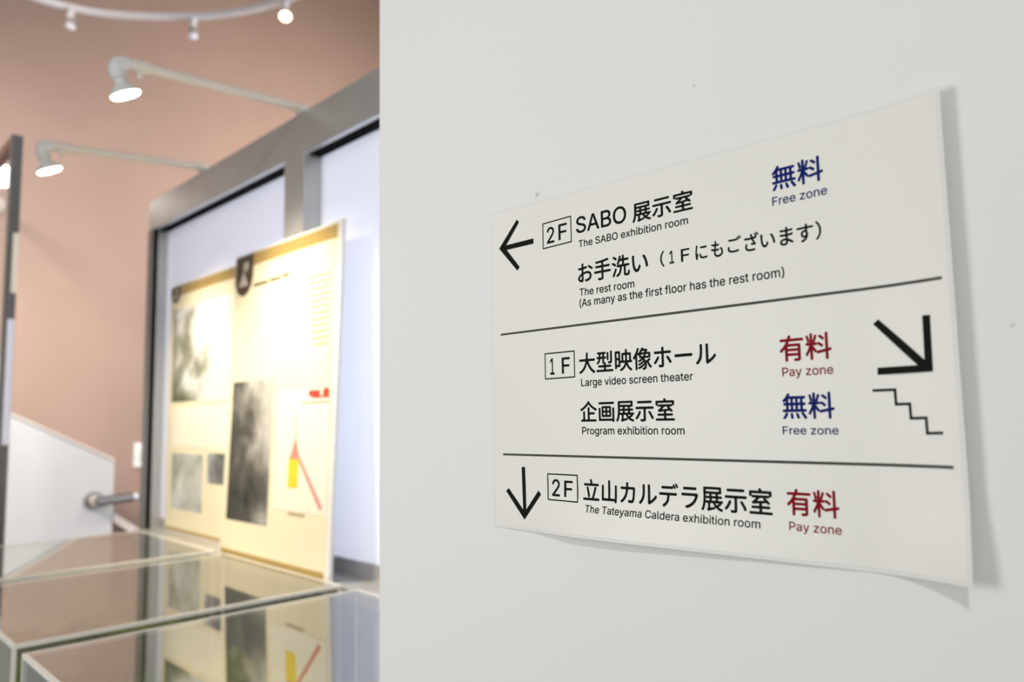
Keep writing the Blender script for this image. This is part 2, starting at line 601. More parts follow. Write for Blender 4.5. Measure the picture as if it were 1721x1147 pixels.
def poster_base(label, loc, lean, name='poster'):
    t = thing(name, label, 'poster', loc, 'posters leaning on the partition', (-lean, 0, 0))
    bm = bmesh.new()
    box(bm, -PW / 2, PW / 2, -0.010, 0.0, 0.0, PH, bev=0.0015)
    put(t, 'board', bm, M['board_white'])
    bm = bmesh.new()
    box(bm, -PW / 2 + 0.006, PW / 2 - 0.020, -0.0106, -0.009, 0.005, PH - 0.006)
    put(t, 'print', bm, M['cream'])
    return t


def badge(t, u0, u1, v_top, v_bot):
    r = (u1 - u0) / 2
    pts = [(u0, v_top), (u1, v_top)]
    pts += [(u0 + r + r * math.cos(a), v_bot + r + r * math.sin(a)) for a in np.linspace(0, -math.pi, 18)]
    bd = flat_poly(t, 'badge', pts, M['umber'], 0.0004)
    c = u0 + r
    k = r / 0.06
    kv = (v_top - v_bot) / 0.132 * 0.95
    bm = bmesh.new()
    tri = [(c - 0.034 * k, v_bot + 0.034 * kv), (c - 0.002 * k, v_bot + 0.086 * kv), (c + 0.032 * k, v_bot + 0.034 * kv)]
    prism_xz(bm, [(u - PW / 2, v) for u, v in tri], -0.0120, -0.0114)
    cc = [(c + 0.012 * k + 0.020 * k * math.cos(a), v_bot + 0.100 * kv + 0.018 * kv * math.sin(a)) for a in np.linspace(0, 2 * math.pi, 15)[:-1]]
    prism_xz(bm, [(u - PW / 2, v) for u, v in cc], -0.0120, -0.0114)
    put(bd, 'emblem', bm, M['emblem'])


LEAN = math.atan(0.0345 / 0.897)
t = poster_base('cream poster with a tall dark gorge photo beside a yellow and red diagram',
                (-1.9866, 1.0045, E - 0.389), LEAN)
flat_rect(t, 'header_band', 0.118, 0.597, 0.855, 0.892, M['mustard'])
badge(t, 0.008, 0.124, 0.893, 0.768)
lines(t, 'title_lettering', [(0.134, 0.225, 0.787), (0.235, 0.30, 0.788), (0.31, 0.352, 0.790)], M['dark_text'], 0.010)
lines(t, 'body_lettering', [(0.452 + 0.004 * k, 0.572, 0.765 - 0.0165 * k) for k in range(12)], M['faint'], 0.0045)
flat_rect(t, 'photo', 0.033, 0.291, 0.106, 0.508, M['photo_gorge'])
flat_rect(t, 'diagram_ground', 0.318, 0.594, 0.157, 0.470, M['cream_light'])
bm = bmesh.new()
box(bm, 0.488 - PW / 2, 0.545 - PW / 2, -0.0122, -0.0105, 0.452, 0.468)
box(bm, 0.508 - PW / 2, 0.592 - PW / 2, -0.0122, -0.0105, 0.447, 0.452)
cc = [(0.574 + 0.016 * math.cos(a), 0.461 + 0.012 * math.sin(a)) for a in np.linspace(0, 2 * math.pi, 19)[:-1]]
prism_xz(bm, [(u - PW / 2, v) for u, v in cc], -0.0124, -0.0105)
put(t, 'red_mark', bm, M['scarlet'])
lines(t, 'rule', [(0.449, 0.592, 0.434)], M['dark_text'], 0.004)
flat_rect(t, 'yellow_block', 0.397, 0.450, 0.215, 0.296, M['yellow'], 0.0005)
flat_poly(t, 'red_triangle', [(0.402, 0.290), (0.456, 0.290), (0.431, 0.350)], M['rose'], 0.0009)
lines(t, 'axis_line', [(0.428, 0.432, 0.35)], M['faint'], 0.06)
flat_poly(t, 'slanted_line', [(0.446, 0.290), (0.456, 0.296), (0.577, 0.176), (0.566, 0.166)], M['rose'], 0.0005)
lines(t, 'caption_lettering', [(0.404, 0.493, 0.146)], M['faint'], 0.007)
flat_rect(t, 'footer_band', 0.008, 0.594, 0.007, 0.022, M['mustard'])

t = poster_base('cream poster with a misty valley photo above two small photos',
                (-2.655, 1.087, E - 0.389), 0.0)
flat_rect(t, 'header_band', 0.099, 0.597, 0.857, 0.892, M['mustard'])
badge(t, 0.012, 0.10, 0.893, 0.832)
flat_rect(t, 'photo', 0.036, 0.535, 0.465, 0.808, M['photo_mist'])
flat_rect(t, 'photo', 0.055, 0.330, 0.085, 0.282, M['photo_pale'])
flat_rect(t, 'photo', 0.371, 0.52, 0.188, 0.288, M['photo_dark'])
flat_rect(t, 'text_panel', 0.05, 0.52, 0.305, 0.445, M['cream_light'])
flat_rect(t, 'footer_band', 0.008, 0.594, 0.007, 0.018, M['mustard'])

# ------------------------------------------------------------------ arm spotlights on the partition
ARM_GROUP = 'arm spotlights above the posters'


def arm_spotlight(label, x, base_y, y0, za, zb, power, target_dy=0.45):
    """Riser on the header, long arm towards the viewer, elbow and a flared lamp aimed at the posters."""
    t = thing('arm_spotlight', label, 'lamp', (x, base_y, E + 0.864), ARM_GROUP)
    L = base_y - y0
    def P(dy, z):
        return (x, y0 + dy, z)
    bm = bmesh.new()
    box(bm, x - 0.022, x + 0.022, base_y - 0.022, base_y + 0.022, E + 0.864, E + 0.878, bev=0.003)
    obj('mount', bm, M['lamp_white'], t)
    bm = bmesh.new()
    top = za
    tube(bm, [(x, base_y, E + 0.872), (x, base_y - 0.002, top - 0.003), (x, base_y - 0.012, top),
              P(0.03, zb + 0.002)], 0.012, 14)
    obj('arm', bm, M['arm_white'], t, True)
    bm = bmesh.new()
    tube(bm, [P(0.075, zb + 0.004), P(0.030, zb + 0.002)], 0.0155, 14)
    kz = zb - 0.004
    tube(bm, [P(0.052, kz), P(0.052, kz - 0.024)], [0.008, 0.0065], 12)
    obj('knuckle', bm, M['arm_white'], t, True)
    # curved elbow then the lamp body
    d = Vector((0, 0.40, -0.92)).normalized()
    bm = bmesh.new()
    pts = [Vector(P(0.032, zb + 0.002)), Vector(P(0.016, zb + 0.0)), Vector(P(0.004, zb - 0.006)), Vector(P(-0.001, zb - 0.018)),
           Vector(P(0.001, zb - 0.030))]
    tube(bm, pts, [0.013, 0.017, 0.0195, 0.0195, 0.0195], 16)
    obj('elbow', bm, M['lamp_white'], t, True)
    s = pts[-1]
    bm = bmesh.new()
    tube(bm, [s - d * 0.004, s + d * 0.010, s + d * 0.012, s + d * 0.026, s + d * 0.030, s + d * 0.044, s + d * 0.050],
         [0.018, 0.018, 0.0145, 0.0145, 0.020, 0.0335, 0.0350], 24)
    shade = obj('lamp_shade', bm, M['lamp_white'], t, True)
    bm = bmesh.new()
    f = s + d * 0.0505
    tube(bm, [f, f + d * 0.004, f + d * 0.0065], [0.0335, 0.031, 0.018], 24)
    o = obj('lamp_face', bm, M['lit'], shade, True)
    o['label'] = 'glowing white lamp face'
    p = f + d * 0.012
    if power:
        spot_light('spot_beam', p, (p.x, p.y + target_dy, p.z - 0.80), power, (1.0, 0.87, 0.66), 84, 1.0, 0.03, t)
    return t


arm_spotlight('white arm spotlight above the poster with the yellow and red diagram',
              -1.92, 1.055, 0.558, E + 0.880, E + 0.862, 76)
arm_spotlight('white arm spotlight above the poster with the misty valley photo',
              -2.606, 1.055, 0.558, E + 0.880, E + 0.845, 64)

# ------------------------------------------------------------------ second framed panel at the far left
t = thing('glass_screen', 'dark steel framed glass screen standing at the left end of the display cases', 'screen', (-3.7, 0.63, 0))
obj('post', bx(-3.42, -3.385, 0.622, 0.66, 0, E + 1.115, bev=0.003), M['dark_frame'], t)
obj('post', bx(-4.60, -4.55, 0.622, 0.66, 0, E + 1.115, bev=0.003), M['dark_frame'], t)
obj('top_rail', bx(-4.55, -3.42, 0.624, 0.658, E + 1.075, E + 1.115, bev=0.003), M['brown'], t)
obj('bottom_rail', bx(-4.55, -3.42, 0.624, 0.658, 0.05, 0.12, bev=0.003), M['dark_frame'], t)
obj('glass_pane', bx(-4.55, -3.42, 0.638, 0.644, 0.12, E + 1.075), M['glass'], t)
o = obj('reflection_strip', bx(-3.385, -3.380, 0.640, 0.659, E + 0.50, E + 0.73, bev=0.002), M['reflection_warm'], t)  # warm reflection on the post's side face, built as a pale strip
o['label'] = 'warm white reflection painted as a strip on the post'
o = obj('reflection_strip', bx(-3.385, -3.380, 0.634, 0.657, E - 0.07, E + 0.40, bev=0.002), M['reflection_cool'], t)  # bluish reflection on the same face, likewise a coloured strip
o['label'] = 'bluish white reflection painted as a strip on the post'

t = thing('wall_spotlight', 'bright round spotlight at the left edge, seen through the glass screen', 'lamp', (-5.4, 0.92, E + 1.32))
obj('mount', disc(bmesh.new(), (-5.4, 0.92, E + 1.32), (1, 0, 0), 0.05, 0.02), M['lamp_white'], t, True)
bm = bmesh.new()
tube(bm, [(-5.39, 0.92, E + 1.32), (-4.40, 0.787, E + 1.32), (-4.32, 0.773, E + 1.305), (-4.30, 0.768, E + 1.26)], 0.011, 12)
obj('arm', bm, M['arm_white'], t, True)
d = Vector((0.45, -0.25, -0.80)).normalized()
s = Vector((-4.30, 0.768, E + 1.26))
bm = bmesh.new()
tube(bm, [s - d * .01, s + d * 0.03, s + d * 0.035, s + d * 0.085], [0.03, 0.03, 0.035, 0.075], 24)
shade = obj('lamp_shade', bm, M['lamp_white'], t, True)
bm = bmesh.new()
tube(bm, [s + d * 0.0855, s + d * 0.092], [0.072, 0.06], 24)
o = obj('lamp_face', bm, M['lit'], shade, True)
o['label'] = 'glowing white lamp face'
p = s + d * 0.10
spot_light('spot_beam', p, (-5.4, 1.15, E + 0.25), 40, (1.0, 0.86, 0.62), 80, 0.9, 0.04, t)

# ------------------------------------------------------------------ curved track with small spotlights
ZR = E + 2.2
rail_pts = [(-4.10, 0.10), (-4.29, 0.45), (-4.40, 0.80), (-4.415, 1.00), (-4.32, 1.255), (-4.07, 1.557), (-3.86, 1.714), (-3.69, 1.801),
            (-3.55, 1.850), (-3.30, 1.90), (-2.95, 1.92)]
# Catmull-Rom through the measured points
cr = []
rp = [Vector((x, y, ZR)) for x, y in rail_pts]
for i in range(1, len(rp) - 2):
    p0, p1, p2, p3 = rp[i - 1:i + 3]
    for k in range(6):
        q = k / 6
        cr.append(0.5 * ((2 * p1) + (p2 - p0) * q + (2 * p0 - 5 * p1 + 4 * p2 - p3) * q * q + (3 * p1 - p0 - 3 * p2 + p3) * q ** 3))
cr.append(rp[-2])
t = thing('lighting_track', 'curved white lighting track hanging high in front of the pink wall', 'track', (-4.0, 1.3, ZR))
bm = bmesh.new()
rings = []
for i, p in enumerate(cr):
    tg = (cr[min(i + 1, len(cr) - 1)] - cr[max(i - 1, 0)]).normalized()
    sd = tg.cross(Vector((0, 0, 1))).normalized()
    hw, hh, c = 0.017, 0.016, 0.004
    prof = [(-hw, -hh + c), (-hw + c, -hh), (-0.005, -hh), (-0.005, -hh + 0.008), (0.005, -hh + 0.008), (0.005, -hh), (hw - c, -hh),
            (hw, -hh + c), (hw, hh - c), (hw - c, hh), (-hw + c, hh), (-hw, hh - c)]
    rings.append([bm.verts.new(p + sd * a + Vector((0, 0, b))) for a, b in prof])
for ra, rb in zip(rings, rings[1:]):
    for k in range(len(ra)):
        bm.faces.new((ra[k], ra[(k + 1) % len(ra)], rb[(k + 1) % len(ra)], rb[k]))
bm.faces.new(rings[0])
bm.faces.new(rings[-1])
obj('rail', bm, M['rail_white'], t, True)
for p in (cr[1], cr[-2]):
    bm = bmesh.new()
    tube(bm, [p + Vector((0, 0, 0.015)), Vector((p.x, p.y, 5.5))], 0.006, 10)
    obj('hanger_rod', bm, M['rail_white'], t, True)


def track_spotlight(label, x, y, drop, lit):
    top = ZR - 0.016
    t = thing('track_spotlight', label, 'lamp', (x, y, top), 'small spotlights on the curved track')
    bm = bmesh.new()
    box(bm, x - 0.022, x + 0.022, y - 0.014, y + 0.014, top - 0.022, top, bev=0.003)
    tube(bm, [(x, y, top - 0.02), (x, y, top - 0.05)], 0.016, 14)
    obj('adapter', bm, M['rail_white'], t)
    bm = bmesh.new()
    tube(bm, [(x, y, top - 0.048), (x, y, top - drop + 0.02), (x, y, top - drop + 0.012)], [0.021, 0.021, 0.024], 18)
    body = obj('lamp_body', bm, M['lamp_grey'] if not lit else M['rail_white'], t, True)
    bm = bmesh.new()
    ball(bm, (x, y, top - drop), 0.030 if lit else 0.025, 3, (1, 1, 0.85))
    o = obj('bulb', bm, M['lit_warm'] if lit else M['unlit'], body, True)
    if lit:
        o['label'] = 'glowing warm bulb'
    return t


track_spotlight('small unlit grey spotlight hanging from the left part of the curved track', -4.40, 1.045, 0.090, False)
track_spotlight('small unlit spotlight with pale bulb hanging at the middle of the curved track', -4.07, 1.557, 0.092, False)
track_spotlight('small lit spotlight with glowing warm bulb at the right end of the curved track', -3.575, 1.842, 0.078, True)

# ------------------------------------------------------------------ display cases with clear covers, models inside
CY0, CY1 = 0.332, 0.985
CZ0, CZ1 = E - 0.74, E - 0.38
CASE_W = 0.635


def hill(u, v, seed):
    p = Vector((u * 3.2 + seed, v * 3.2, seed * .7))
    return 0.5 + 0.5 * noise.fractal(p, 0.9, 2.1, 5)


def mat_moss(name, seed):
    m, nt, p = new_mat(name)
    p.inputs['Roughness'].default_value = 0.95
    p.inputs['Specular IOR Level'].default_value = 0.1
    tc = nt.nodes.new('ShaderNodeTexCoord')
    n = nt.nodes.new('ShaderNodeTexNoise')
    n.inputs['Scale'].default_value = 9
    n.inputs['Detail'].default_value = 8
    mp = nt.nodes.new('ShaderNodeMapping')
    mp.inputs['Location'].default_value = (seed, seed, 0)
    nt.links.new(tc.outputs['Object'], mp.inputs[0])
    nt.links.new(mp.outputs[0], n.inputs['Vector'])
    rp = nt.nodes.new('ShaderNodeValToRGB')
    els = rp.color_ramp.elements
    els.new(0.5)
    for e, (q, c) in zip(els, [(0.36, (0.05, 0.065, 0.008)), (0.5, (0.25, 0.30, 0.025)), (0.66, (0.36, 0.35, 0.08))]):
        e.position = q
        e.color = (*c, 1)
    nt.links.new(n.outputs['Fac'], rp.inputs[0])
    nt.links.new(rp.outputs[0], p.inputs['Base Color'])
    return m


M['moss'] = mat_moss('moss_green_ground', 0.0)
M['leaf'] = mat('model_tree_foliage', (0.10, 0.13, 0.02), 0.9, var=0.5, scale=60)


def display_case(label, x0, seed):
    x1 = x0 + CASE_W
    xc, yc = (x0 + x1) / 2, (CY0 + CY1) / 2
    t = thing('display_case', label, 'display case', (xc, yc, 0), 'clear covered display cases')
    obj('plinth', bx(x0 - 0.01, x1 + 0.01, CY0 - 0.01, CY1, 0, CZ0, bev=0.003), M['plinth'], t)
    th = 0.005
    e = 0.0065
    obj('top_pane', bx(x0 + e, x1 - e, CY0 + e, CY1 - e, CZ1 - th, CZ1), M['acrylic'], t)
    for nm, a in (('front_pane', (x0 + e, x1 - e, CY0, CY0 + th)), ('back_pane', (x0 + e, x1 - e, CY1 - th, CY1)),
                  ('side_pane', (x0, x0 + th, CY0 + e, CY1 - e)), ('side_pane', (x1 - th, x1, CY0 + e, CY1 - e))):
        obj(nm, bx(*a, CZ0, CZ1 - e), M['acrylic'], t)
    bm = bmesh.new()
    for a in ((x0, x1, CY0, CY0 + e, CZ1 - e, CZ1 + .0005), (x0, x1, CY1 - e, CY1, CZ1 - e, CZ1 + .0005),
              (x0, x0 + e, CY0 + e, CY1 - e, CZ1 - e, CZ1 + .0005), (x1 - e, x1, CY0 + e, CY1 - e, CZ1 - e, CZ1 + .0005)):
        box(bm, *a)
    for xx in (x0, x1 - e):
        for yy in (CY0, CY1 - e):
            box(bm, xx, xx + e, yy, yy + e, CZ0, CZ1 - e)
    o = obj('cover_edge', bm, M['acrylic_edge'], t)
    o['label'] = 'pale polished edge of the clear cover'
    return t


def landscape(label, x0, seed):
    x1 = x0 + CASE_W
    xa, xb, ya, yb = x0 + 0.02, x1 - 0.02, CY0 + 0.02, CY1 - 0.02
    t = thing('landscape_model', label, 'model', ((xa + xb) / 2, (ya + yb) / 2, CZ0), 'landscape models inside the display cases')
    N = 56
    bm = bmesh.new()
    def hz(u, v):
        return CZ0 + 0.035 + 0.16 * hill(u, v, seed) * (0.55 + 0.45 * u)
    vs = [[bm.verts.new((xa + (xb - xa) * i / N, ya + (yb - ya) * j / N, hz(i / N, j / N))) for i in range(N + 1)] for j in range(N + 1)]
    for j in range(N):
        for i in range(N):
            bm.faces.new((vs[j][i], vs[j][i + 1], vs[j + 1][i + 1], vs[j + 1][i]))
    rim = [vs[0][i] for i in range(N + 1)] + [vs[j][N] for j in range(1, N + 1)] + [vs[N][i] for i in range(N - 1, -1, -1)] + [vs[j][0] for j in range(N - 1, 0, -1)]
    low = [bm.verts.new((v.co.x, v.co.y, CZ0)) for v in rim]
    for k in range(len(rim)):
        q = (k + 1) % len(rim)
        bm.faces.new((rim[k], low[k], low[q], rim[q]))
    bm.faces.new(low[::-1])
    obj('ground', bm, M['moss'], t, True)
    bm = bmesh.new()
    for k in range(190):
        u = 0.04 + 0.92 * (noise.noise(Vector((k * 1.37, seed, 3.1))) * .5 + .5)
        v = 0.04 + 0.92 * (noise.noise(Vector((seed, k * 2.11, 8.3))) * .5 + .5)
        r = 0.009 + 0.009 * abs(noise.noise(Vector((k * .7, 5.5, seed))))
        bmesh.ops.create_icosphere(bm, subdivisions=1, radius=r,
                                   matrix=Matrix.Translation((xa + (xb - xa) * u, ya + (yb - ya) * v, hz(u, v) + r * 0.7)) @ Matrix.Diagonal((1, 1, 1.25, 1)))
    o = obj('foliage', bm, M['leaf'], t, True)
    o['kind'] = 'stuff'
    return t


for (x0, sd, lab, mlab) in (
        (-1.537, 1.3, 'clear covered display case nearest the viewer and the white wall', 'mossy green landscape model inside the nearest display case'),
        (-2.240, 4.9, 'clear covered display case, the middle one of the row of three', 'mossy green landscape model inside the middle display case'),
        (-2.948, 8.2, 'clear covered display case farthest from the viewer, nearest the stair wall', 'mossy green landscape model inside the farthest display case')):
    display_case(lab, x0, sd)
    landscape(mlab, x0, sd)

# ------------------------------------------------------------------ the wall sign


def smooth01(q):
    q = min(max(q, 0), 1)
    return q * q * (3 - 2 * q)


def lift_off(x, z):
    """How far the sheet stands off the wall (z measured from eye height)."""
    R = min(max((x + .205) / .063, 0), 1.2) ** 2
    right = R * (.0085 + .005 * smooth01((-.045 - z) / .055))
    B = float(np.interp(x, [-.55, -.50, -.45, -.40, -.34, -.28, -.24, -.2], [0, .001, .0062, .0066, .0045, .0024, .0014, 0]))
    return .0007 + right + B * smooth01((-.055 - z) / .047) ** 1.5


def on_sheet(x, z, off=0.0):
    return Vector((x, WY - lift_off(x, z) - off, E + z))


def sheet_mesh(x_l, x_r, zc, front, back, nx=72, nz=44):
    """Curling sheet between two offsets from the lifted surface. zc = corner heights (TL, TR, BL, BR)."""
    bm = bmesh.new()
    def P(i, j, off):
        u, v = i / nx, j / nz
        x = x_l + (x_r - x_l) * u
        zt = zc[0] + (zc[1] - zc[0]) * u
        zb = zc[2] + (zc[3] - zc[2]) * u
        return bm.verts.new(on_sheet(x, zb + (zt - zb) * v, off))
    A = [[P(i, j, front) for i in range(nx + 1)] for j in range(nz + 1)]
    B = [[P(i, j, back) for i in range(nx + 1)] for j in range(nz + 1)]
    for j in range(nz):
        for i in range(nx):
            bm.faces.new((A[j][i], A[j][i + 1], A[j + 1][i + 1], A[j + 1][i]))
            bm.faces.new((B[j][i], B[j + 1][i], B[j + 1][i + 1], B[j][i + 1]))
    for i in range(nx):
        bm.faces.new((A[0][i], B[0][i], B[0][i + 1], A[0][i + 1]))
        bm.faces.new((A[nz][i], A[nz][i + 1], B[nz][i + 1], B[nz][i]))
    for j in range(nz):
        bm.faces.new((A[j][0], A[j + 1][0], B[j + 1][0], B[j][0]))
        bm.faces.new((A[j][nx], B[j][nx], B[j + 1][nx], A[j + 1][nx]))
    return bm


sign = thing('wall_sign', 'white laminated direction sign with black arrows on the white wall, right edge curling',
             'sign', (-0.345, WY, E - 0.1))
obj('sheet', sheet_mesh(-0.5490, -0.1447, (0.1980, 0.1910, -0.1002, -0.0968), 0.0002, -0.0001), M['paper'], sign, True)
o = obj('laminate_margin', sheet_mesh(-0.5515, -0.1421, (0.2005, 0.1935, -0.1025, -0.0993), 0.0000, -0.0003), M['film'], sign, True)
o['label'] = 'pale clear film margin around the paper'

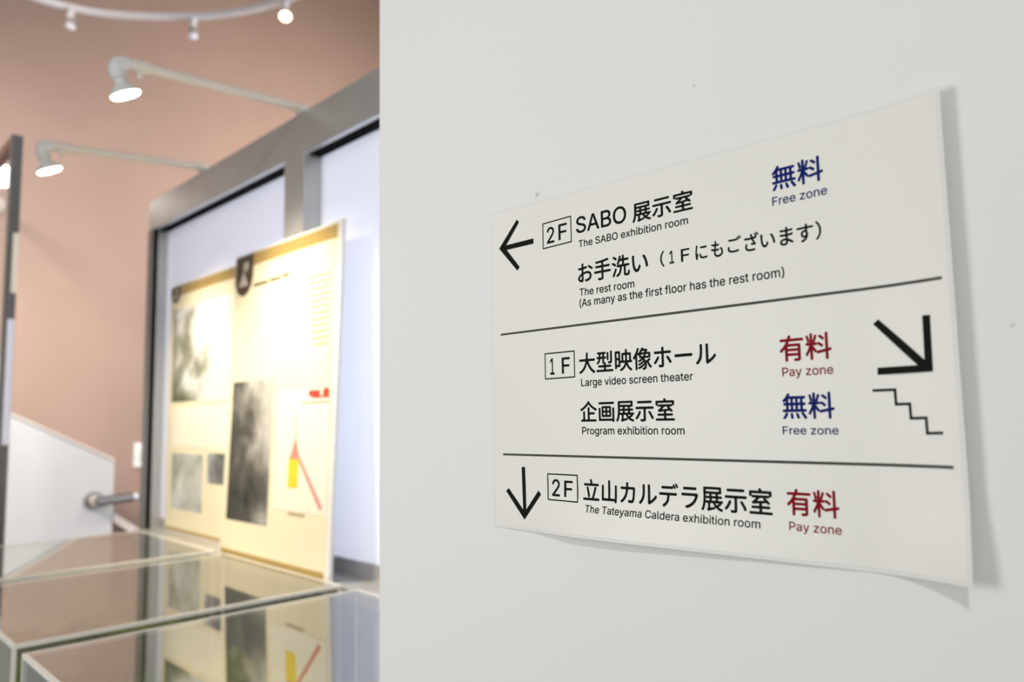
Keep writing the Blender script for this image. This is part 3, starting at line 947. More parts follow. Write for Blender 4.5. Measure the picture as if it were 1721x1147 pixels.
GLYPHS = {        # outlines of the letters: advance, closed loops of x, y in thousandths of the letter size
    '(': (0.3902, [[282,-150,313,-149,328,-145,338,-135,340,-120,283,22,253,117,235,209,230,255,229,306,232,359,238,411,259,517,289,619,340,753,339,765,331,776,319,781,301,783,262,781,250,777,241,770,222,741,191,675,161,588,137,495,122,405,115,315,116,243,125,168,141,96,164,21,197,-60,234,-129,244,-140,253,-145]]),
    ')': (0.3902, [[91,-150,131,-147,143,-142,152,-135,171,-105,204,-36,234,45,255,120,270,201,275,279,273,357,264,438,246,525,222,612,191,693,158,759,149,771,140,777,128,781,110,783,77,782,62,778,52,768,50,753,101,622,134,508,155,394,160,336,161,285,155,204,146,152,134,103,104,11,50,-120,51,-132,59,-143,71,-148]]),
    '1': (0.6472, [[143,-12,535,-12,547,-10,559,-5,565,3,569,11,572,32,570,63,565,77,556,85,532,91,424,92,414,96,408,104,406,698,402,722,394,732,385,737,367,740,307,740,289,738,274,733,250,718,136,635,121,620,113,606,110,582,112,534,118,518,130,511,142,513,157,520,274,605,280,607,286,605,290,590,289,104,283,96,274,92,136,91,121,89,109,83,102,74,98,60,97,26,100,8,106,-1,115,-8]]),
    '2': (0.6472, [[125,-12,529,-12,553,-7,560,-1,565,8,569,32,567,68,559,84,547,91,520,94,277,94,262,96,257,102,258,108,268,120,414,272,479,348,504,380,525,414,539,443,548,470,556,510,556,549,550,584,537,624,515,660,490,687,457,712,421,731,373,744,325,749,274,745,229,733,187,713,151,686,118,648,98,608,86,570,83,534,86,522,91,515,100,508,109,506,160,505,181,511,191,525,208,579,226,606,242,620,259,630,281,639,304,642,331,643,358,639,383,630,403,618,421,600,433,582,440,560,444,537,442,505,433,476,418,446,397,416,343,354,103,98,86,78,81,63,79,48,79,21,83,6,88,-1,97,-8]]),
    'A': (0.6853, [[60,-12,110,-11,122,-7,132,3,144,26,197,175,206,186,227,190,455,190,476,187,485,180,490,170,544,21,557,-2,566,-8,578,-11,632,-12,653,-8,664,3,666,18,661,39,421,692,407,722,392,735,368,740,302,739,284,732,270,714,21,30,19,11,26,-4,38,-10], [251,299,247,302,245,308,248,323,329,566,335,580,341,586,347,580,353,566,387,458,434,327,438,306,431,299,416,297,269,297]]),
    'B': (0.6516, [[120,-12,370,-12,415,-9,451,-2,496,14,535,37,568,68,590,104,603,140,609,180,608,221,600,264,585,296,564,326,541,349,504,374,499,380,504,390,529,409,546,426,560,446,570,467,578,494,581,522,581,549,577,578,563,620,540,660,508,691,469,715,439,726,412,733,376,738,340,740,109,739,90,734,78,722,74,710,73,690,74,26,77,8,85,-4,100,-11], [205,95,195,102,191,120,191,294,193,306,199,313,217,316,340,317,394,312,424,302,445,290,463,274,478,254,487,235,493,212,494,192,492,174,484,153,475,139,463,126,446,114,415,102,375,96], [202,422,193,431,191,449,191,608,193,621,199,629,223,632,340,632,377,630,401,624,421,614,437,602,451,585,460,567,465,549,466,528,463,505,457,487,448,471,435,455,420,443,389,429,355,422,223,420]]),
    'C': (0.7287, [[335,-19,396,-22,453,-15,507,1,558,27,602,62,638,104,667,155,683,206,683,218,680,227,672,235,663,239,615,242,588,238,579,233,571,224,552,183,537,160,519,140,501,125,476,110,445,98,414,91,381,89,348,91,319,98,295,107,268,122,244,140,225,159,207,183,192,210,174,257,163,317,161,383,168,444,183,497,204,539,234,578,272,608,309,626,345,635,390,638,435,632,462,623,482,614,520,587,547,554,571,503,585,490,606,485,657,486,672,491,681,503,683,515,680,533,661,584,634,629,600,667,564,696,522,720,471,738,423,747,387,749,351,748,318,743,285,736,255,725,225,711,195,693,171,674,147,652,125,626,89,569,64,506,55,470,49,431,45,389,45,344,53,266,61,230,73,194,89,158,106,128,127,98,151,71,177,47,204,28,237,9,267,-3,297,-12]]),
    'F': (0.5858, [[120,-12,154,-12,169,-9,181,-2,189,11,191,39,191,275,193,290,196,297,205,302,217,303,475,304,487,307,499,314,504,324,507,336,507,372,504,390,496,402,481,409,217,411,205,412,196,416,192,426,191,440,191,602,194,624,202,630,217,632,490,632,517,635,526,640,534,648,540,672,537,716,532,727,523,734,511,738,493,740,115,740,91,735,78,722,74,710,73,690,74,26,77,8,85,-4,100,-11]]),
    'L': (0.5614, [[120,-12,496,-12,511,-8,520,-1,526,11,528,26,528,60,525,74,516,87,502,92,478,94,214,94,199,98,194,104,191,128,191,702,189,716,181,729,169,737,151,740,109,739,91,735,78,722,74,702,74,24,78,6,85,-4,100,-11]]),
    'O': (0.7618, [[334,-19,369,-22,405,-22,438,-18,471,-11,504,0,531,12,558,27,588,49,614,74,635,98,656,128,673,158,698,221,707,257,713,296,716,341,716,386,713,431,707,470,698,506,685,542,670,575,652,605,630,635,606,661,579,684,552,703,519,720,489,732,456,741,423,747,387,749,351,748,318,743,285,736,255,725,225,711,195,693,171,674,147,651,125,626,106,599,88,566,64,506,55,470,49,431,45,389,45,344,53,266,62,230,73,194,88,161,106,128,127,98,150,72,177,47,204,28,237,9,267,-3,297,-12], [348,91,302,104,263,125,229,155,201,193,180,238,168,284,161,344,163,407,171,458,186,504,210,548,237,581,272,608,310,626,354,636,402,637,444,629,468,620,491,608,528,578,558,539,579,498,594,445,601,386,599,320,591,267,573,215,549,174,519,140,485,116,443,98,396,90]]),
    'P': (0.635, [[120,-12,154,-12,169,-9,181,-2,189,11,191,36,191,227,193,240,196,246,202,250,214,252,331,252,379,255,418,262,448,270,487,289,520,313,549,344,570,378,588,426,596,476,594,531,585,578,567,620,543,657,508,689,469,713,442,724,409,733,337,740,109,739,90,734,78,722,74,710,73,690,74,26,77,8,85,-4,100,-11], [211,359,196,365,192,380,191,606,193,620,196,627,205,632,217,633,325,633,364,630,386,626,409,619,427,608,442,596,457,578,469,554,476,531,479,501,476,467,470,440,460,419,445,398,430,386,411,374,371,362,325,359]]),
    'S': (0.638, [[267,-22,330,-25,387,-20,444,-6,489,15,528,44,560,80,581,119,593,164,595,218,591,245,585,266,575,287,561,308,528,343,489,369,444,391,393,408,289,437,242,455,220,467,204,479,192,492,183,509,178,533,180,556,188,578,201,597,220,614,243,627,270,636,303,641,336,641,364,638,387,632,414,620,444,596,456,578,473,542,489,530,507,527,552,527,567,532,576,539,581,548,582,560,574,599,557,635,530,671,501,696,462,720,423,735,378,745,321,749,264,744,216,732,168,711,129,682,97,647,76,608,64,563,63,515,67,488,73,467,94,428,126,394,162,369,213,345,368,299,416,281,438,269,454,257,467,242,475,227,480,203,477,176,468,152,452,131,431,113,402,98,372,89,336,84,303,84,269,89,239,98,215,110,198,123,183,139,174,155,159,191,153,198,144,204,126,208,78,208,63,205,52,197,47,188,45,173,56,128,76,86,103,53,135,25,174,3,216,-12]]),
    'T': (0.6409, [[309,-12,345,-12,360,-9,373,3,379,21,380,600,381,620,387,628,399,632,567,633,591,637,600,645,606,657,608,698,603,722,597,731,588,736,558,740,75,740,51,735,42,729,36,720,33,702,34,663,39,648,51,637,75,633,243,632,255,628,260,620,262,600,263,24,267,6,276,-5,288,-11]]),
    'a': (0.556, [[189,-22,241,-24,289,-18,328,-3,373,27,379,25,387,5,394,-4,403,-9,415,-12,469,-11,484,-2,491,11,494,38,494,356,492,392,486,425,471,464,457,485,442,503,409,529,361,550,316,559,268,562,217,556,172,543,136,526,100,500,74,470,55,437,53,425,55,416,67,403,109,388,136,384,151,390,186,428,215,446,232,453,256,458,298,458,325,452,349,440,365,422,376,399,379,380,379,365,374,353,364,345,340,338,202,319,136,301,103,285,79,268,60,248,44,221,33,182,32,137,39,98,55,62,78,32,109,7,148,-12], [217,80,193,86,175,95,161,107,151,122,146,140,146,161,152,179,163,194,186,209,221,221,361,244,370,244,376,242,380,233,381,218,377,170,365,140,346,116,318,95,289,84,253,79]]),
    'b': (0.6063, [[290,-21,321,-24,357,-23,387,-17,417,-7,447,8,471,25,495,48,517,75,535,105,548,135,559,171,566,207,570,255,569,297,565,339,556,378,545,411,532,438,513,468,496,489,477,508,453,526,426,541,402,550,375,557,342,561,309,561,279,557,255,550,237,542,216,529,189,506,183,504,180,505,175,525,175,696,171,720,162,732,147,738,108,739,87,737,76,732,69,724,64,714,63,699,63,42,65,12,73,-3,87,-11,111,-13,147,-11,156,-8,165,0,170,9,175,33,180,38,186,36,216,10,240,-5,261,-14], [303,81,272,87,246,99,222,119,204,144,189,176,180,210,175,249,174,288,180,331,189,364,201,391,219,417,243,438,266,450,291,456,324,457,353,453,381,441,404,423,423,400,438,372,450,332,455,294,455,252,450,210,441,176,426,144,408,120,387,102,363,89,333,81]]),
    'c': (0.5653, [[255,-21,300,-24,345,-20,384,-10,423,7,459,32,487,60,512,96,524,129,522,147,516,154,507,160,465,173,441,174,424,165,396,122,382,108,364,96,343,87,324,82,279,81,243,89,216,105,189,132,171,163,159,198,152,240,151,282,156,326,165,359,180,391,199,417,223,438,247,450,279,457,315,457,345,450,365,441,382,429,399,411,423,376,432,369,441,367,459,368,498,378,513,386,520,396,522,414,512,441,491,474,465,501,441,520,408,538,375,551,336,559,282,561,228,554,180,536,141,511,103,474,74,432,53,381,40,327,36,264,41,204,56,147,80,96,114,51,156,16,201,-8]]),
    'd': (0.6063, [[241,-21,294,-24,339,-16,378,2,420,35,426,38,431,33,437,9,441,0,450,-8,459,-11,492,-13,519,-11,534,-3,541,9,544,42,544,696,543,711,539,723,531,732,522,736,501,739,459,738,444,732,435,720,431,696,430,525,426,506,417,507,390,529,369,542,330,556,303,561,270,561,243,559,213,553,165,533,141,517,120,499,100,477,85,456,58,402,48,369,41,336,37,300,36,261,43,189,52,153,62,126,77,96,92,72,111,48,135,25,156,10,183,-4,210,-14], [282,81,252,86,228,96,204,114,183,140,168,170,157,207,152,246,151,285,156,330,165,363,177,390,195,416,216,435,243,449,268,456,300,457,331,453,359,441,382,423,402,397,417,366,426,334,431,294,432,252,426,207,417,175,405,148,387,122,365,102,342,89,312,82]]),
    'e': (0.577, [[259,-21,306,-24,351,-21,393,-11,429,4,462,25,493,54,515,84,527,114,524,132,513,142,474,155,444,158,427,150,398,114,369,93,351,86,327,81,278,81,243,90,210,108,186,132,168,161,159,185,154,210,156,222,165,228,504,229,528,235,539,249,543,267,542,303,533,369,518,417,493,462,462,498,420,529,372,550,324,560,267,560,216,551,171,532,132,505,97,468,68,420,49,369,38,312,37,246,44,189,59,138,85,87,117,47,159,14,204,-8], [168,329,158,336,156,342,158,354,171,386,189,412,210,432,229,444,252,453,282,458,309,457,334,453,356,444,374,432,390,416,405,394,417,367,422,345,418,333,405,329]]),
    'f': (0.3624, [[149,-12,183,-12,198,-8,209,3,214,18,215,423,217,443,222,450,231,454,315,457,330,466,337,482,338,525,334,537,327,546,318,551,306,554,228,556,219,563,215,576,219,622,225,639,235,651,249,658,264,662,321,663,333,670,340,681,352,720,353,740,348,750,342,756,318,765,276,769,234,766,192,754,162,737,131,708,121,692,112,672,104,639,102,576,99,563,93,557,84,555,33,554,18,551,5,543,-2,528,-2,482,2,470,9,463,18,458,30,455,90,453,96,449,101,440,103,21,107,6,117,-6,129,-11]]),
    'g': (0.6072, [[245,-225,291,-228,339,-225,384,-217,429,-202,465,-181,492,-157,515,-129,532,-93,541,-57,545,-15,545,507,541,534,534,545,525,551,510,554,486,555,465,554,453,550,444,544,439,537,432,507,426,502,375,539,351,551,330,557,300,561,267,561,234,558,207,551,183,542,156,527,135,512,114,493,96,471,80,447,56,396,43,351,37,303,37,246,43,198,53,159,71,117,92,84,117,56,147,32,186,12,228,-1,267,-5,306,-4,342,2,381,20,420,50,426,51,430,45,432,24,431,-18,428,-39,422,-60,412,-78,399,-92,383,-105,363,-114,333,-122,305,-126,273,-125,243,-120,225,-113,204,-102,188,-90,159,-60,141,-53,129,-54,114,-61,84,-78,72,-90,68,-99,68,-108,74,-126,95,-153,120,-176,147,-193,177,-208,207,-217], [270,99,243,106,214,120,192,140,174,167,162,195,153,234,151,273,153,312,159,345,171,378,186,404,206,426,228,442,255,453,282,457,312,457,339,450,368,435,390,415,408,389,420,361,429,324,433,282,431,237,425,204,414,174,399,148,379,126,356,111,332,102,303,98]]),
    'h': (0.5858, [[109,-12,141,-12,156,-9,167,-1,174,14,176,326,179,356,186,383,201,410,222,432,249,447,285,456,327,454,343,449,361,440,375,430,387,416,396,401,404,380,410,336,410,30,411,14,416,3,426,-7,441,-12,498,-11,510,-5,517,3,522,14,523,30,522,362,514,420,505,446,496,467,473,501,441,529,405,548,360,559,312,561,267,554,228,538,189,511,180,511,175,531,173,714,168,726,162,733,150,738,135,740,96,739,78,734,66,720,63,698,63,24,67,6,75,-4,90,-11]]),
    'i': (0.238, [[108,-12,143,-12,161,-6,171,6,175,26,175,519,172,534,164,546,152,552,137,554,98,554,80,550,67,537,62,516,63,24,66,8,74,-4,89,-11], [101,624,128,621,155,630,176,648,189,672,191,698,184,722,175,734,164,745,140,757,113,759,86,751,64,734,51,710,48,684,57,657,77,635]]),
    'l': (0.2702, [[165,-13,210,-16,246,-10,255,-5,261,2,265,11,266,26,259,59,249,77,237,85,204,89,192,93,182,104,177,122,175,686,173,713,166,728,153,737,135,739,96,739,81,735,72,728,65,716,63,701,64,101,73,59,82,41,95,23,111,9,126,0]]),
    'm': (0.8711, [[109,-12,141,-12,156,-9,168,1,174,18,175,338,178,366,184,390,201,419,224,440,252,453,285,459,318,454,344,440,364,420,376,392,379,354,379,30,382,8,390,-4,399,-9,411,-12,459,-12,477,-6,487,6,492,30,492,341,496,384,510,415,531,438,559,452,597,459,630,454,660,440,681,420,692,392,695,348,696,32,700,6,711,-6,729,-12,774,-12,795,-5,805,8,808,30,808,380,804,414,796,446,784,474,768,498,744,523,714,543,681,556,639,563,588,561,540,547,504,527,465,490,456,486,449,488,423,520,399,540,372,554,342,562,300,563,261,556,228,542,189,513,180,509,175,516,167,540,153,551,135,554,99,554,84,551,75,546,65,531,63,510,63,24,67,6,75,-4,90,-11]]),
    'n': (0.5853, [[109,-12,141,-12,156,-9,167,-1,174,14,176,326,179,356,186,383,201,410,225,434,255,449,294,456,334,452,350,446,366,437,390,413,405,378,409,338,410,36,411,18,414,6,420,-2,429,-8,453,-12,498,-11,510,-5,517,3,522,18,523,39,523,336,519,392,509,437,490,476,464,510,432,535,399,550,366,558,330,562,297,560,267,554,240,544,219,533,189,510,180,506,174,513,166,540,159,547,150,552,132,554,93,554,78,548,69,540,64,528,63,507,63,24,67,6,75,-4,90,-11]]),
    'o': (0.5931, [[255,-21,312,-24,363,-16,411,1,453,27,490,63,520,108,541,159,553,213,557,279,551,339,535,396,512,444,496,468,477,489,435,523,387,547,336,559,279,561,228,554,180,536,141,511,103,474,74,432,53,381,40,327,36,264,41,204,56,147,80,96,114,51,156,16,201,-8], [279,81,250,87,224,99,199,120,180,146,165,178,156,211,151,252,152,294,157,330,168,367,183,396,202,420,223,438,247,450,276,456,312,457,345,450,370,438,394,417,414,390,429,356,438,320,442,282,442,240,435,202,423,165,408,138,390,116,369,99,343,87,315,81]]),
    'r': (0.3702, [[109,-12,141,-12,156,-9,167,-1,174,14,175,336,178,362,184,384,195,403,207,417,224,432,240,440,279,451,336,452,345,455,352,461,357,470,360,482,359,531,353,549,339,559,324,562,300,562,258,556,222,541,180,514,174,519,164,543,156,549,144,553,108,554,87,552,74,546,66,534,63,504,63,24,67,6,75,-4,90,-11]]),
    's': (0.5214, [[214,-21,266,-24,314,-20,356,-10,395,7,428,30,454,57,472,87,483,123,485,162,478,201,460,237,434,264,401,286,365,301,214,342,188,357,179,366,173,378,170,390,170,405,176,420,184,432,199,444,215,452,251,461,293,460,323,450,346,432,374,396,389,389,404,388,434,395,452,401,462,408,469,423,465,444,450,474,429,501,407,521,383,536,356,548,323,557,278,561,230,560,188,551,149,536,116,515,87,486,70,459,58,423,55,381,63,339,80,306,107,277,134,259,173,242,326,200,350,186,359,176,365,165,368,150,367,135,360,120,350,108,334,96,315,87,275,79,229,81,193,93,179,102,167,114,143,151,128,159,110,160,77,153,62,148,50,140,43,123,49,96,66,63,89,35,116,14,143,-1,176,-13]]),
    't': (0.3248, [[203,-15,246,-18,285,-14,303,-6,309,3,312,12,312,27,307,51,296,75,288,82,279,85,234,86,212,93,204,101,198,112,193,150,193,423,195,443,200,450,207,453,270,455,291,461,297,468,302,480,304,522,298,540,285,551,267,554,213,555,198,561,193,576,191,657,188,669,180,678,171,683,159,685,111,685,93,678,82,663,80,645,80,576,77,564,66,556,24,553,8,546,1,537,-2,525,-2,486,2,471,12,460,27,455,66,453,75,448,78,441,80,132,83,99,92,69,108,39,135,12,165,-5]]),
    'v': (0.556, [[263,-12,300,-12,318,-9,332,-1,344,18,531,507,535,522,535,534,531,543,522,550,501,554,450,554,432,547,422,537,410,510,288,168,279,153,273,157,267,170,146,510,134,537,126,545,117,550,93,554,42,553,30,548,23,540,20,525,26,504,212,18,221,3,231,-7,243,-11]]),
    'x': (0.5409, [[71,-12,122,-11,134,-6,146,3,225,120,260,176,269,183,275,182,281,175,381,21,401,-3,422,-11,473,-12,494,-10,508,-1,511,14,504,32,353,249,344,264,342,272,343,282,350,295,497,513,502,525,503,534,500,543,494,548,476,554,425,554,407,552,392,544,370,516,284,380,278,373,272,371,266,374,260,381,171,522,152,545,131,553,83,555,59,552,44,543,41,537,41,528,48,510,191,299,200,278,198,270,191,257,32,24,29,8,35,-4,47,-10]]),
    'y': (0.556, [[93,-217,120,-220,153,-218,183,-213,207,-203,231,-189,251,-172,269,-151,287,-124,308,-76,531,506,535,521,535,533,531,543,522,550,501,555,450,554,435,549,422,536,409,506,288,169,279,154,273,157,267,170,146,509,134,536,120,549,96,555,42,553,30,549,24,542,20,527,26,503,207,27,215,2,213,-16,198,-58,187,-82,174,-97,162,-106,147,-113,93,-115,83,-121,75,-130,62,-169,61,-193,65,-202,72,-209]]),
    'z': (0.5433, [[93,-12,455,-12,476,-9,490,3,496,24,495,63,489,80,476,90,449,93,233,94,219,96,213,102,216,110,224,123,477,455,487,480,488,516,484,537,473,548,461,553,443,554,98,554,74,550,61,540,56,519,57,476,63,461,77,452,101,449,311,448,324,446,329,440,326,432,317,418,55,78,49,63,47,48,48,21,51,6,58,-4,65,-8]]),
    '展': (1.0004, [[895,-91,919,-89,931,-82,939,-73,962,-37,964,-25,960,-13,943,1,873,23,823,44,790,62,784,68,782,74,784,80,791,86,859,129,889,152,900,170,899,194,901,200,910,204,940,209,955,218,961,227,965,239,965,272,961,284,955,293,946,299,934,303,784,305,772,307,764,311,759,323,758,347,760,362,766,372,784,376,877,377,901,380,912,386,920,395,925,410,926,428,921,452,915,461,907,468,883,473,772,476,764,479,761,485,758,509,760,530,769,540,784,542,874,544,891,551,901,563,905,575,906,593,906,755,904,779,897,794,880,806,847,809,181,809,157,807,139,799,129,785,125,764,124,431,121,357,112,261,97,173,79,104,55,40,26,-22,24,-40,31,-55,52,-71,85,-86,97,-87,106,-84,122,-70,149,-19,176,50,195,116,212,197,219,206,229,208,298,205,307,200,313,191,315,89,312,50,304,26,278,-10,275,-25,278,-40,289,-64,298,-76,310,-85,325,-88,340,-86,601,-17,613,-11,623,-1,628,11,634,38,640,44,652,39,721,-14,772,-44,841,-74], [430,44,422,50,419,65,419,176,424,197,433,204,448,205,508,205,527,200,538,190,563,146,598,95,602,86,601,80,585,74,451,45], [691,146,676,158,656,182,651,194,655,202,673,205,745,205,769,204,778,200,778,194,769,185,729,158,706,145], [241,305,235,307,229,311,227,323,231,374,234,383,238,387,274,377,367,376,376,372,381,365,383,350,383,323,380,314,373,308,355,305], [508,305,493,310,487,323,487,359,490,368,499,374,520,377,631,376,643,374,651,365,653,350,653,323,650,314,643,308,622,305], [238,467,233,482,233,521,236,533,244,540,265,542,361,542,374,539,382,532,383,491,380,482,373,476,355,474,274,473,244,466], [499,476,490,483,486,497,487,527,490,535,496,540,517,542,631,542,644,539,652,532,653,491,650,482,643,476,619,474,517,474], [244,644,238,649,234,656,233,692,236,701,241,706,256,710,772,710,784,709,792,704,796,698,798,686,798,665,796,652,788,644,775,642,268,642]]),
    '示': (1.0004, [[332,-95,428,-93,488,-84,512,-75,527,-65,539,-53,549,-35,556,-14,559,16,559,400,561,418,566,427,575,431,590,433,899,433,929,435,947,445,953,454,956,466,956,505,953,517,947,527,929,538,890,540,98,540,71,537,56,528,48,517,45,505,45,466,49,454,55,445,74,435,104,433,419,432,434,430,442,421,445,397,443,31,437,20,425,15,311,15,296,11,285,4,279,-8,278,-20,293,-68,308,-86,320,-92], [93,4,107,4,119,8,143,28,198,94,252,175,289,241,317,304,319,316,318,328,311,340,302,347,278,356,251,362,236,360,221,350,210,334,170,253,137,199,95,142,36,76,31,58,38,40,65,19], [857,4,872,2,887,5,917,18,932,28,940,40,943,52,942,64,936,82,909,139,870,208,826,277,782,337,770,350,755,357,737,358,716,351,695,340,683,328,679,313,682,298,776,150,806,94,840,19,848,10], [172,676,830,676,851,682,863,694,869,712,869,742,865,760,857,772,845,779,827,783,173,782,155,778,143,769,135,754,133,730,135,706,141,691,155,681]]),
    '室': (1.0004, [[82,-68,905,-68,932,-66,950,-56,956,-47,960,-35,960,-2,956,10,950,19,935,29,905,32,578,33,566,35,560,40,556,49,555,64,557,118,561,127,569,131,590,133,833,134,854,140,868,154,873,178,870,205,861,220,845,230,818,232,587,233,566,236,559,241,556,250,554,310,560,321,572,325,728,337,738,334,748,328,788,291,800,286,809,285,833,293,858,313,865,325,867,337,865,349,858,361,803,419,724,490,716,499,715,505,719,508,731,511,806,512,824,514,836,520,843,526,854,550,860,557,914,559,929,564,938,571,946,589,948,628,947,727,944,742,938,755,923,764,902,768,583,769,574,772,566,780,537,832,526,847,512,858,497,861,479,859,458,853,446,847,435,838,431,829,429,817,440,778,437,772,431,770,104,768,83,766,67,757,56,739,53,712,54,598,57,583,65,571,77,562,95,558,119,558,146,564,151,562,166,526,176,518,188,514,299,511,311,509,316,505,315,499,309,490,268,454,218,415,176,389,166,379,160,367,160,352,166,328,176,307,191,296,209,293,311,304,428,314,437,312,442,307,445,292,443,247,440,240,434,235,413,233,167,231,152,226,142,217,136,205,133,187,134,166,140,151,152,140,167,135,413,133,434,130,442,121,444,106,444,52,442,43,437,37,431,34,416,32,101,32,71,29,57,22,48,10,43,-8,44,-32,48,-47,56,-57,68,-64], [380,409,377,411,376,415,383,424,459,493,476,506,494,511,584,511,606,508,611,502,605,481,607,469,613,457,632,436,634,430,628,424,611,421,407,407], [170,604,164,608,161,616,162,652,170,663,185,666,812,666,824,665,831,661,836,655,838,643,836,616,831,610,824,609,215,610,194,609]]),
    'お': (1.0004, [[283,-45,327,-47,360,-38,375,-28,386,-18,403,9,413,39,417,78,415,279,422,294,435,302,498,318,552,327,609,330,654,327,696,315,728,297,750,276,765,246,769,210,762,173,744,142,717,117,687,99,647,84,591,73,522,68,510,64,501,56,495,45,494,33,505,-6,519,-29,537,-40,555,-43,582,-41,654,-31,720,-10,774,17,816,50,847,87,868,129,881,180,883,216,880,249,874,276,862,306,845,333,824,357,798,380,768,398,735,413,702,422,669,428,627,432,585,432,540,428,432,407,423,408,417,411,413,426,414,489,415,516,420,528,428,534,438,537,546,554,600,568,612,576,620,588,623,603,623,630,620,648,615,660,606,668,594,672,576,671,447,646,432,645,424,648,420,654,419,666,423,786,418,798,411,807,390,815,357,816,336,813,323,807,313,795,309,774,310,654,308,642,303,634,291,630,258,628,135,631,126,629,116,621,110,612,106,597,106,570,109,552,117,539,129,530,141,526,165,523,291,522,300,519,306,510,308,492,308,390,303,367,293,357,243,330,207,306,177,282,148,255,123,225,107,198,95,168,91,141,92,114,100,87,117,57,141,30,171,5,210,-19,246,-35], [270,75,241,87,218,105,205,126,204,147,215,174,237,199,276,231,291,240,300,242,306,237,309,222,310,96,306,84,297,75,285,73], [895,474,909,473,924,478,935,489,949,510,956,525,958,537,956,549,948,563,927,581,879,613,759,686,741,694,729,696,717,694,705,686,687,663,679,642,679,627,687,612,705,599,804,537,882,481]]),
    '手': (1.0004, [[298,-92,398,-92,464,-85,506,-72,521,-63,535,-50,548,-26,555,4,557,205,559,220,566,227,590,231,926,232,950,237,963,250,969,274,967,310,959,326,941,336,911,339,584,339,566,343,559,352,557,370,557,445,560,457,569,465,590,468,869,468,893,474,907,487,912,511,910,544,902,560,884,570,857,573,581,573,566,577,559,586,557,604,557,682,560,695,567,703,581,707,680,723,773,741,830,755,848,766,856,781,853,799,832,826,809,846,794,850,776,850,654,823,485,799,331,784,143,771,125,766,112,754,109,745,108,733,117,700,128,684,146,675,164,673,212,675,425,690,440,686,445,676,446,595,444,583,437,576,416,573,137,572,122,567,109,556,102,541,101,523,102,499,109,484,119,475,134,469,416,467,437,464,444,457,447,439,446,361,445,352,440,344,431,340,416,339,74,338,59,335,47,328,40,319,36,307,34,277,38,256,48,241,65,234,95,231,419,231,434,229,443,223,447,202,447,52,446,34,440,22,431,16,416,14,272,13,254,7,243,-5,241,-17,243,-29,261,-71,278,-86]]),
    '洗': (1.0004, [[304,-88,320,-89,335,-85,371,-68,395,-53,444,-16,470,11,489,35,516,80,537,131,558,212,572,320,580,332,593,336,653,336,662,332,668,323,670,302,671,8,675,-16,680,-34,698,-59,722,-75,755,-83,833,-85,896,-83,920,-77,941,-65,956,-49,969,-25,978,2,984,38,989,86,988,110,983,124,973,134,956,145,932,154,920,155,911,153,902,147,895,137,891,119,886,47,882,32,875,23,857,17,806,17,791,20,782,27,777,50,777,299,780,326,785,332,793,335,932,337,947,339,959,344,968,353,975,371,976,401,970,422,956,437,935,442,710,443,696,449,691,467,691,563,693,575,698,582,707,586,719,587,887,588,914,592,928,602,935,617,937,644,934,665,923,683,902,691,719,692,700,695,694,701,691,713,689,824,681,842,668,852,650,856,620,856,602,850,591,839,586,827,584,812,583,710,578,698,566,693,520,692,510,695,506,701,506,714,522,791,519,809,511,821,488,832,449,837,431,830,418,812,395,722,371,649,347,592,309,524,303,509,303,494,308,482,340,455,344,449,338,444,311,437,299,427,291,407,290,377,293,362,298,353,305,346,317,340,341,337,440,336,455,332,459,326,461,317,458,275,449,219,437,173,422,135,401,99,381,74,355,50,316,23,275,1,265,-7,259,-16,257,-31,265,-49,287,-76], [117,-73,131,-74,143,-69,152,-61,162,-46,227,89,288,230,293,254,287,272,269,292,245,306,233,308,221,305,212,298,204,287,134,139,62,-1,59,-19,66,-37,92,-59], [208,386,221,387,233,393,246,407,261,428,265,440,266,452,264,461,256,473,239,489,203,514,113,564,86,571,74,569,62,562,44,542,34,524,33,509,39,494,53,483,127,437,188,395], [404,443,394,446,392,452,424,503,458,571,466,581,485,587,548,587,569,586,578,581,581,575,583,563,583,473,581,455,575,446,554,442], [246,650,260,650,272,655,284,665,301,686,307,698,309,710,307,722,301,734,284,751,248,778,164,829,149,835,134,837,122,834,110,827,92,809,83,794,80,779,86,764,101,751,175,701,230,658]]),
    'い': (1.0004, [[330,-22,366,-24,399,-17,432,0,464,29,495,71,529,134,553,194,556,209,554,224,543,245,513,279,495,290,480,290,471,285,463,275,423,174,405,143,385,119,366,108,348,107,327,116,309,133,288,165,270,209,255,264,243,334,237,394,232,485,232,593,236,671,234,689,225,704,210,713,177,716,141,714,123,703,117,695,114,683,118,503,127,347,140,260,154,197,166,158,183,113,202,77,223,47,246,23,273,1,303,-14], [842,134,864,134,897,145,918,157,930,173,933,188,932,212,916,305,897,377,875,449,848,518,817,584,788,635,765,667,756,674,744,679,720,678,687,667,672,658,663,644,662,629,668,614,717,532,756,441,777,378,795,310,807,254,823,158,830,143]]),
    'に': (1.0004, [[170,-46,193,-47,220,-43,233,-37,243,-25,247,-10,250,36,259,78,311,242,316,263,315,278,306,293,292,306,274,313,262,312,250,304,223,263,220,264,217,270,214,296,215,341,226,455,247,593,275,737,271,752,259,765,241,770,208,774,190,773,176,767,167,758,160,743,125,506,109,347,108,272,110,200,116,125,125,59,134,8,143,-22,154,-37], [592,-7,658,-9,739,-7,832,1,886,10,903,20,912,35,915,62,912,98,901,116,892,121,880,123,763,108,685,103,607,105,571,110,549,116,530,125,517,134,508,146,502,159,498,191,505,251,501,269,490,280,475,286,448,289,430,286,415,277,404,260,398,233,392,191,390,161,393,131,399,107,409,83,421,65,439,48,457,34,478,22,529,4], [542,572,724,570,814,574,853,579,870,587,880,602,884,629,882,662,878,671,871,681,859,687,847,689,757,683,658,680,565,682,484,688,466,686,457,682,449,674,441,656,441,617,443,605,449,593,460,584,475,578]]),
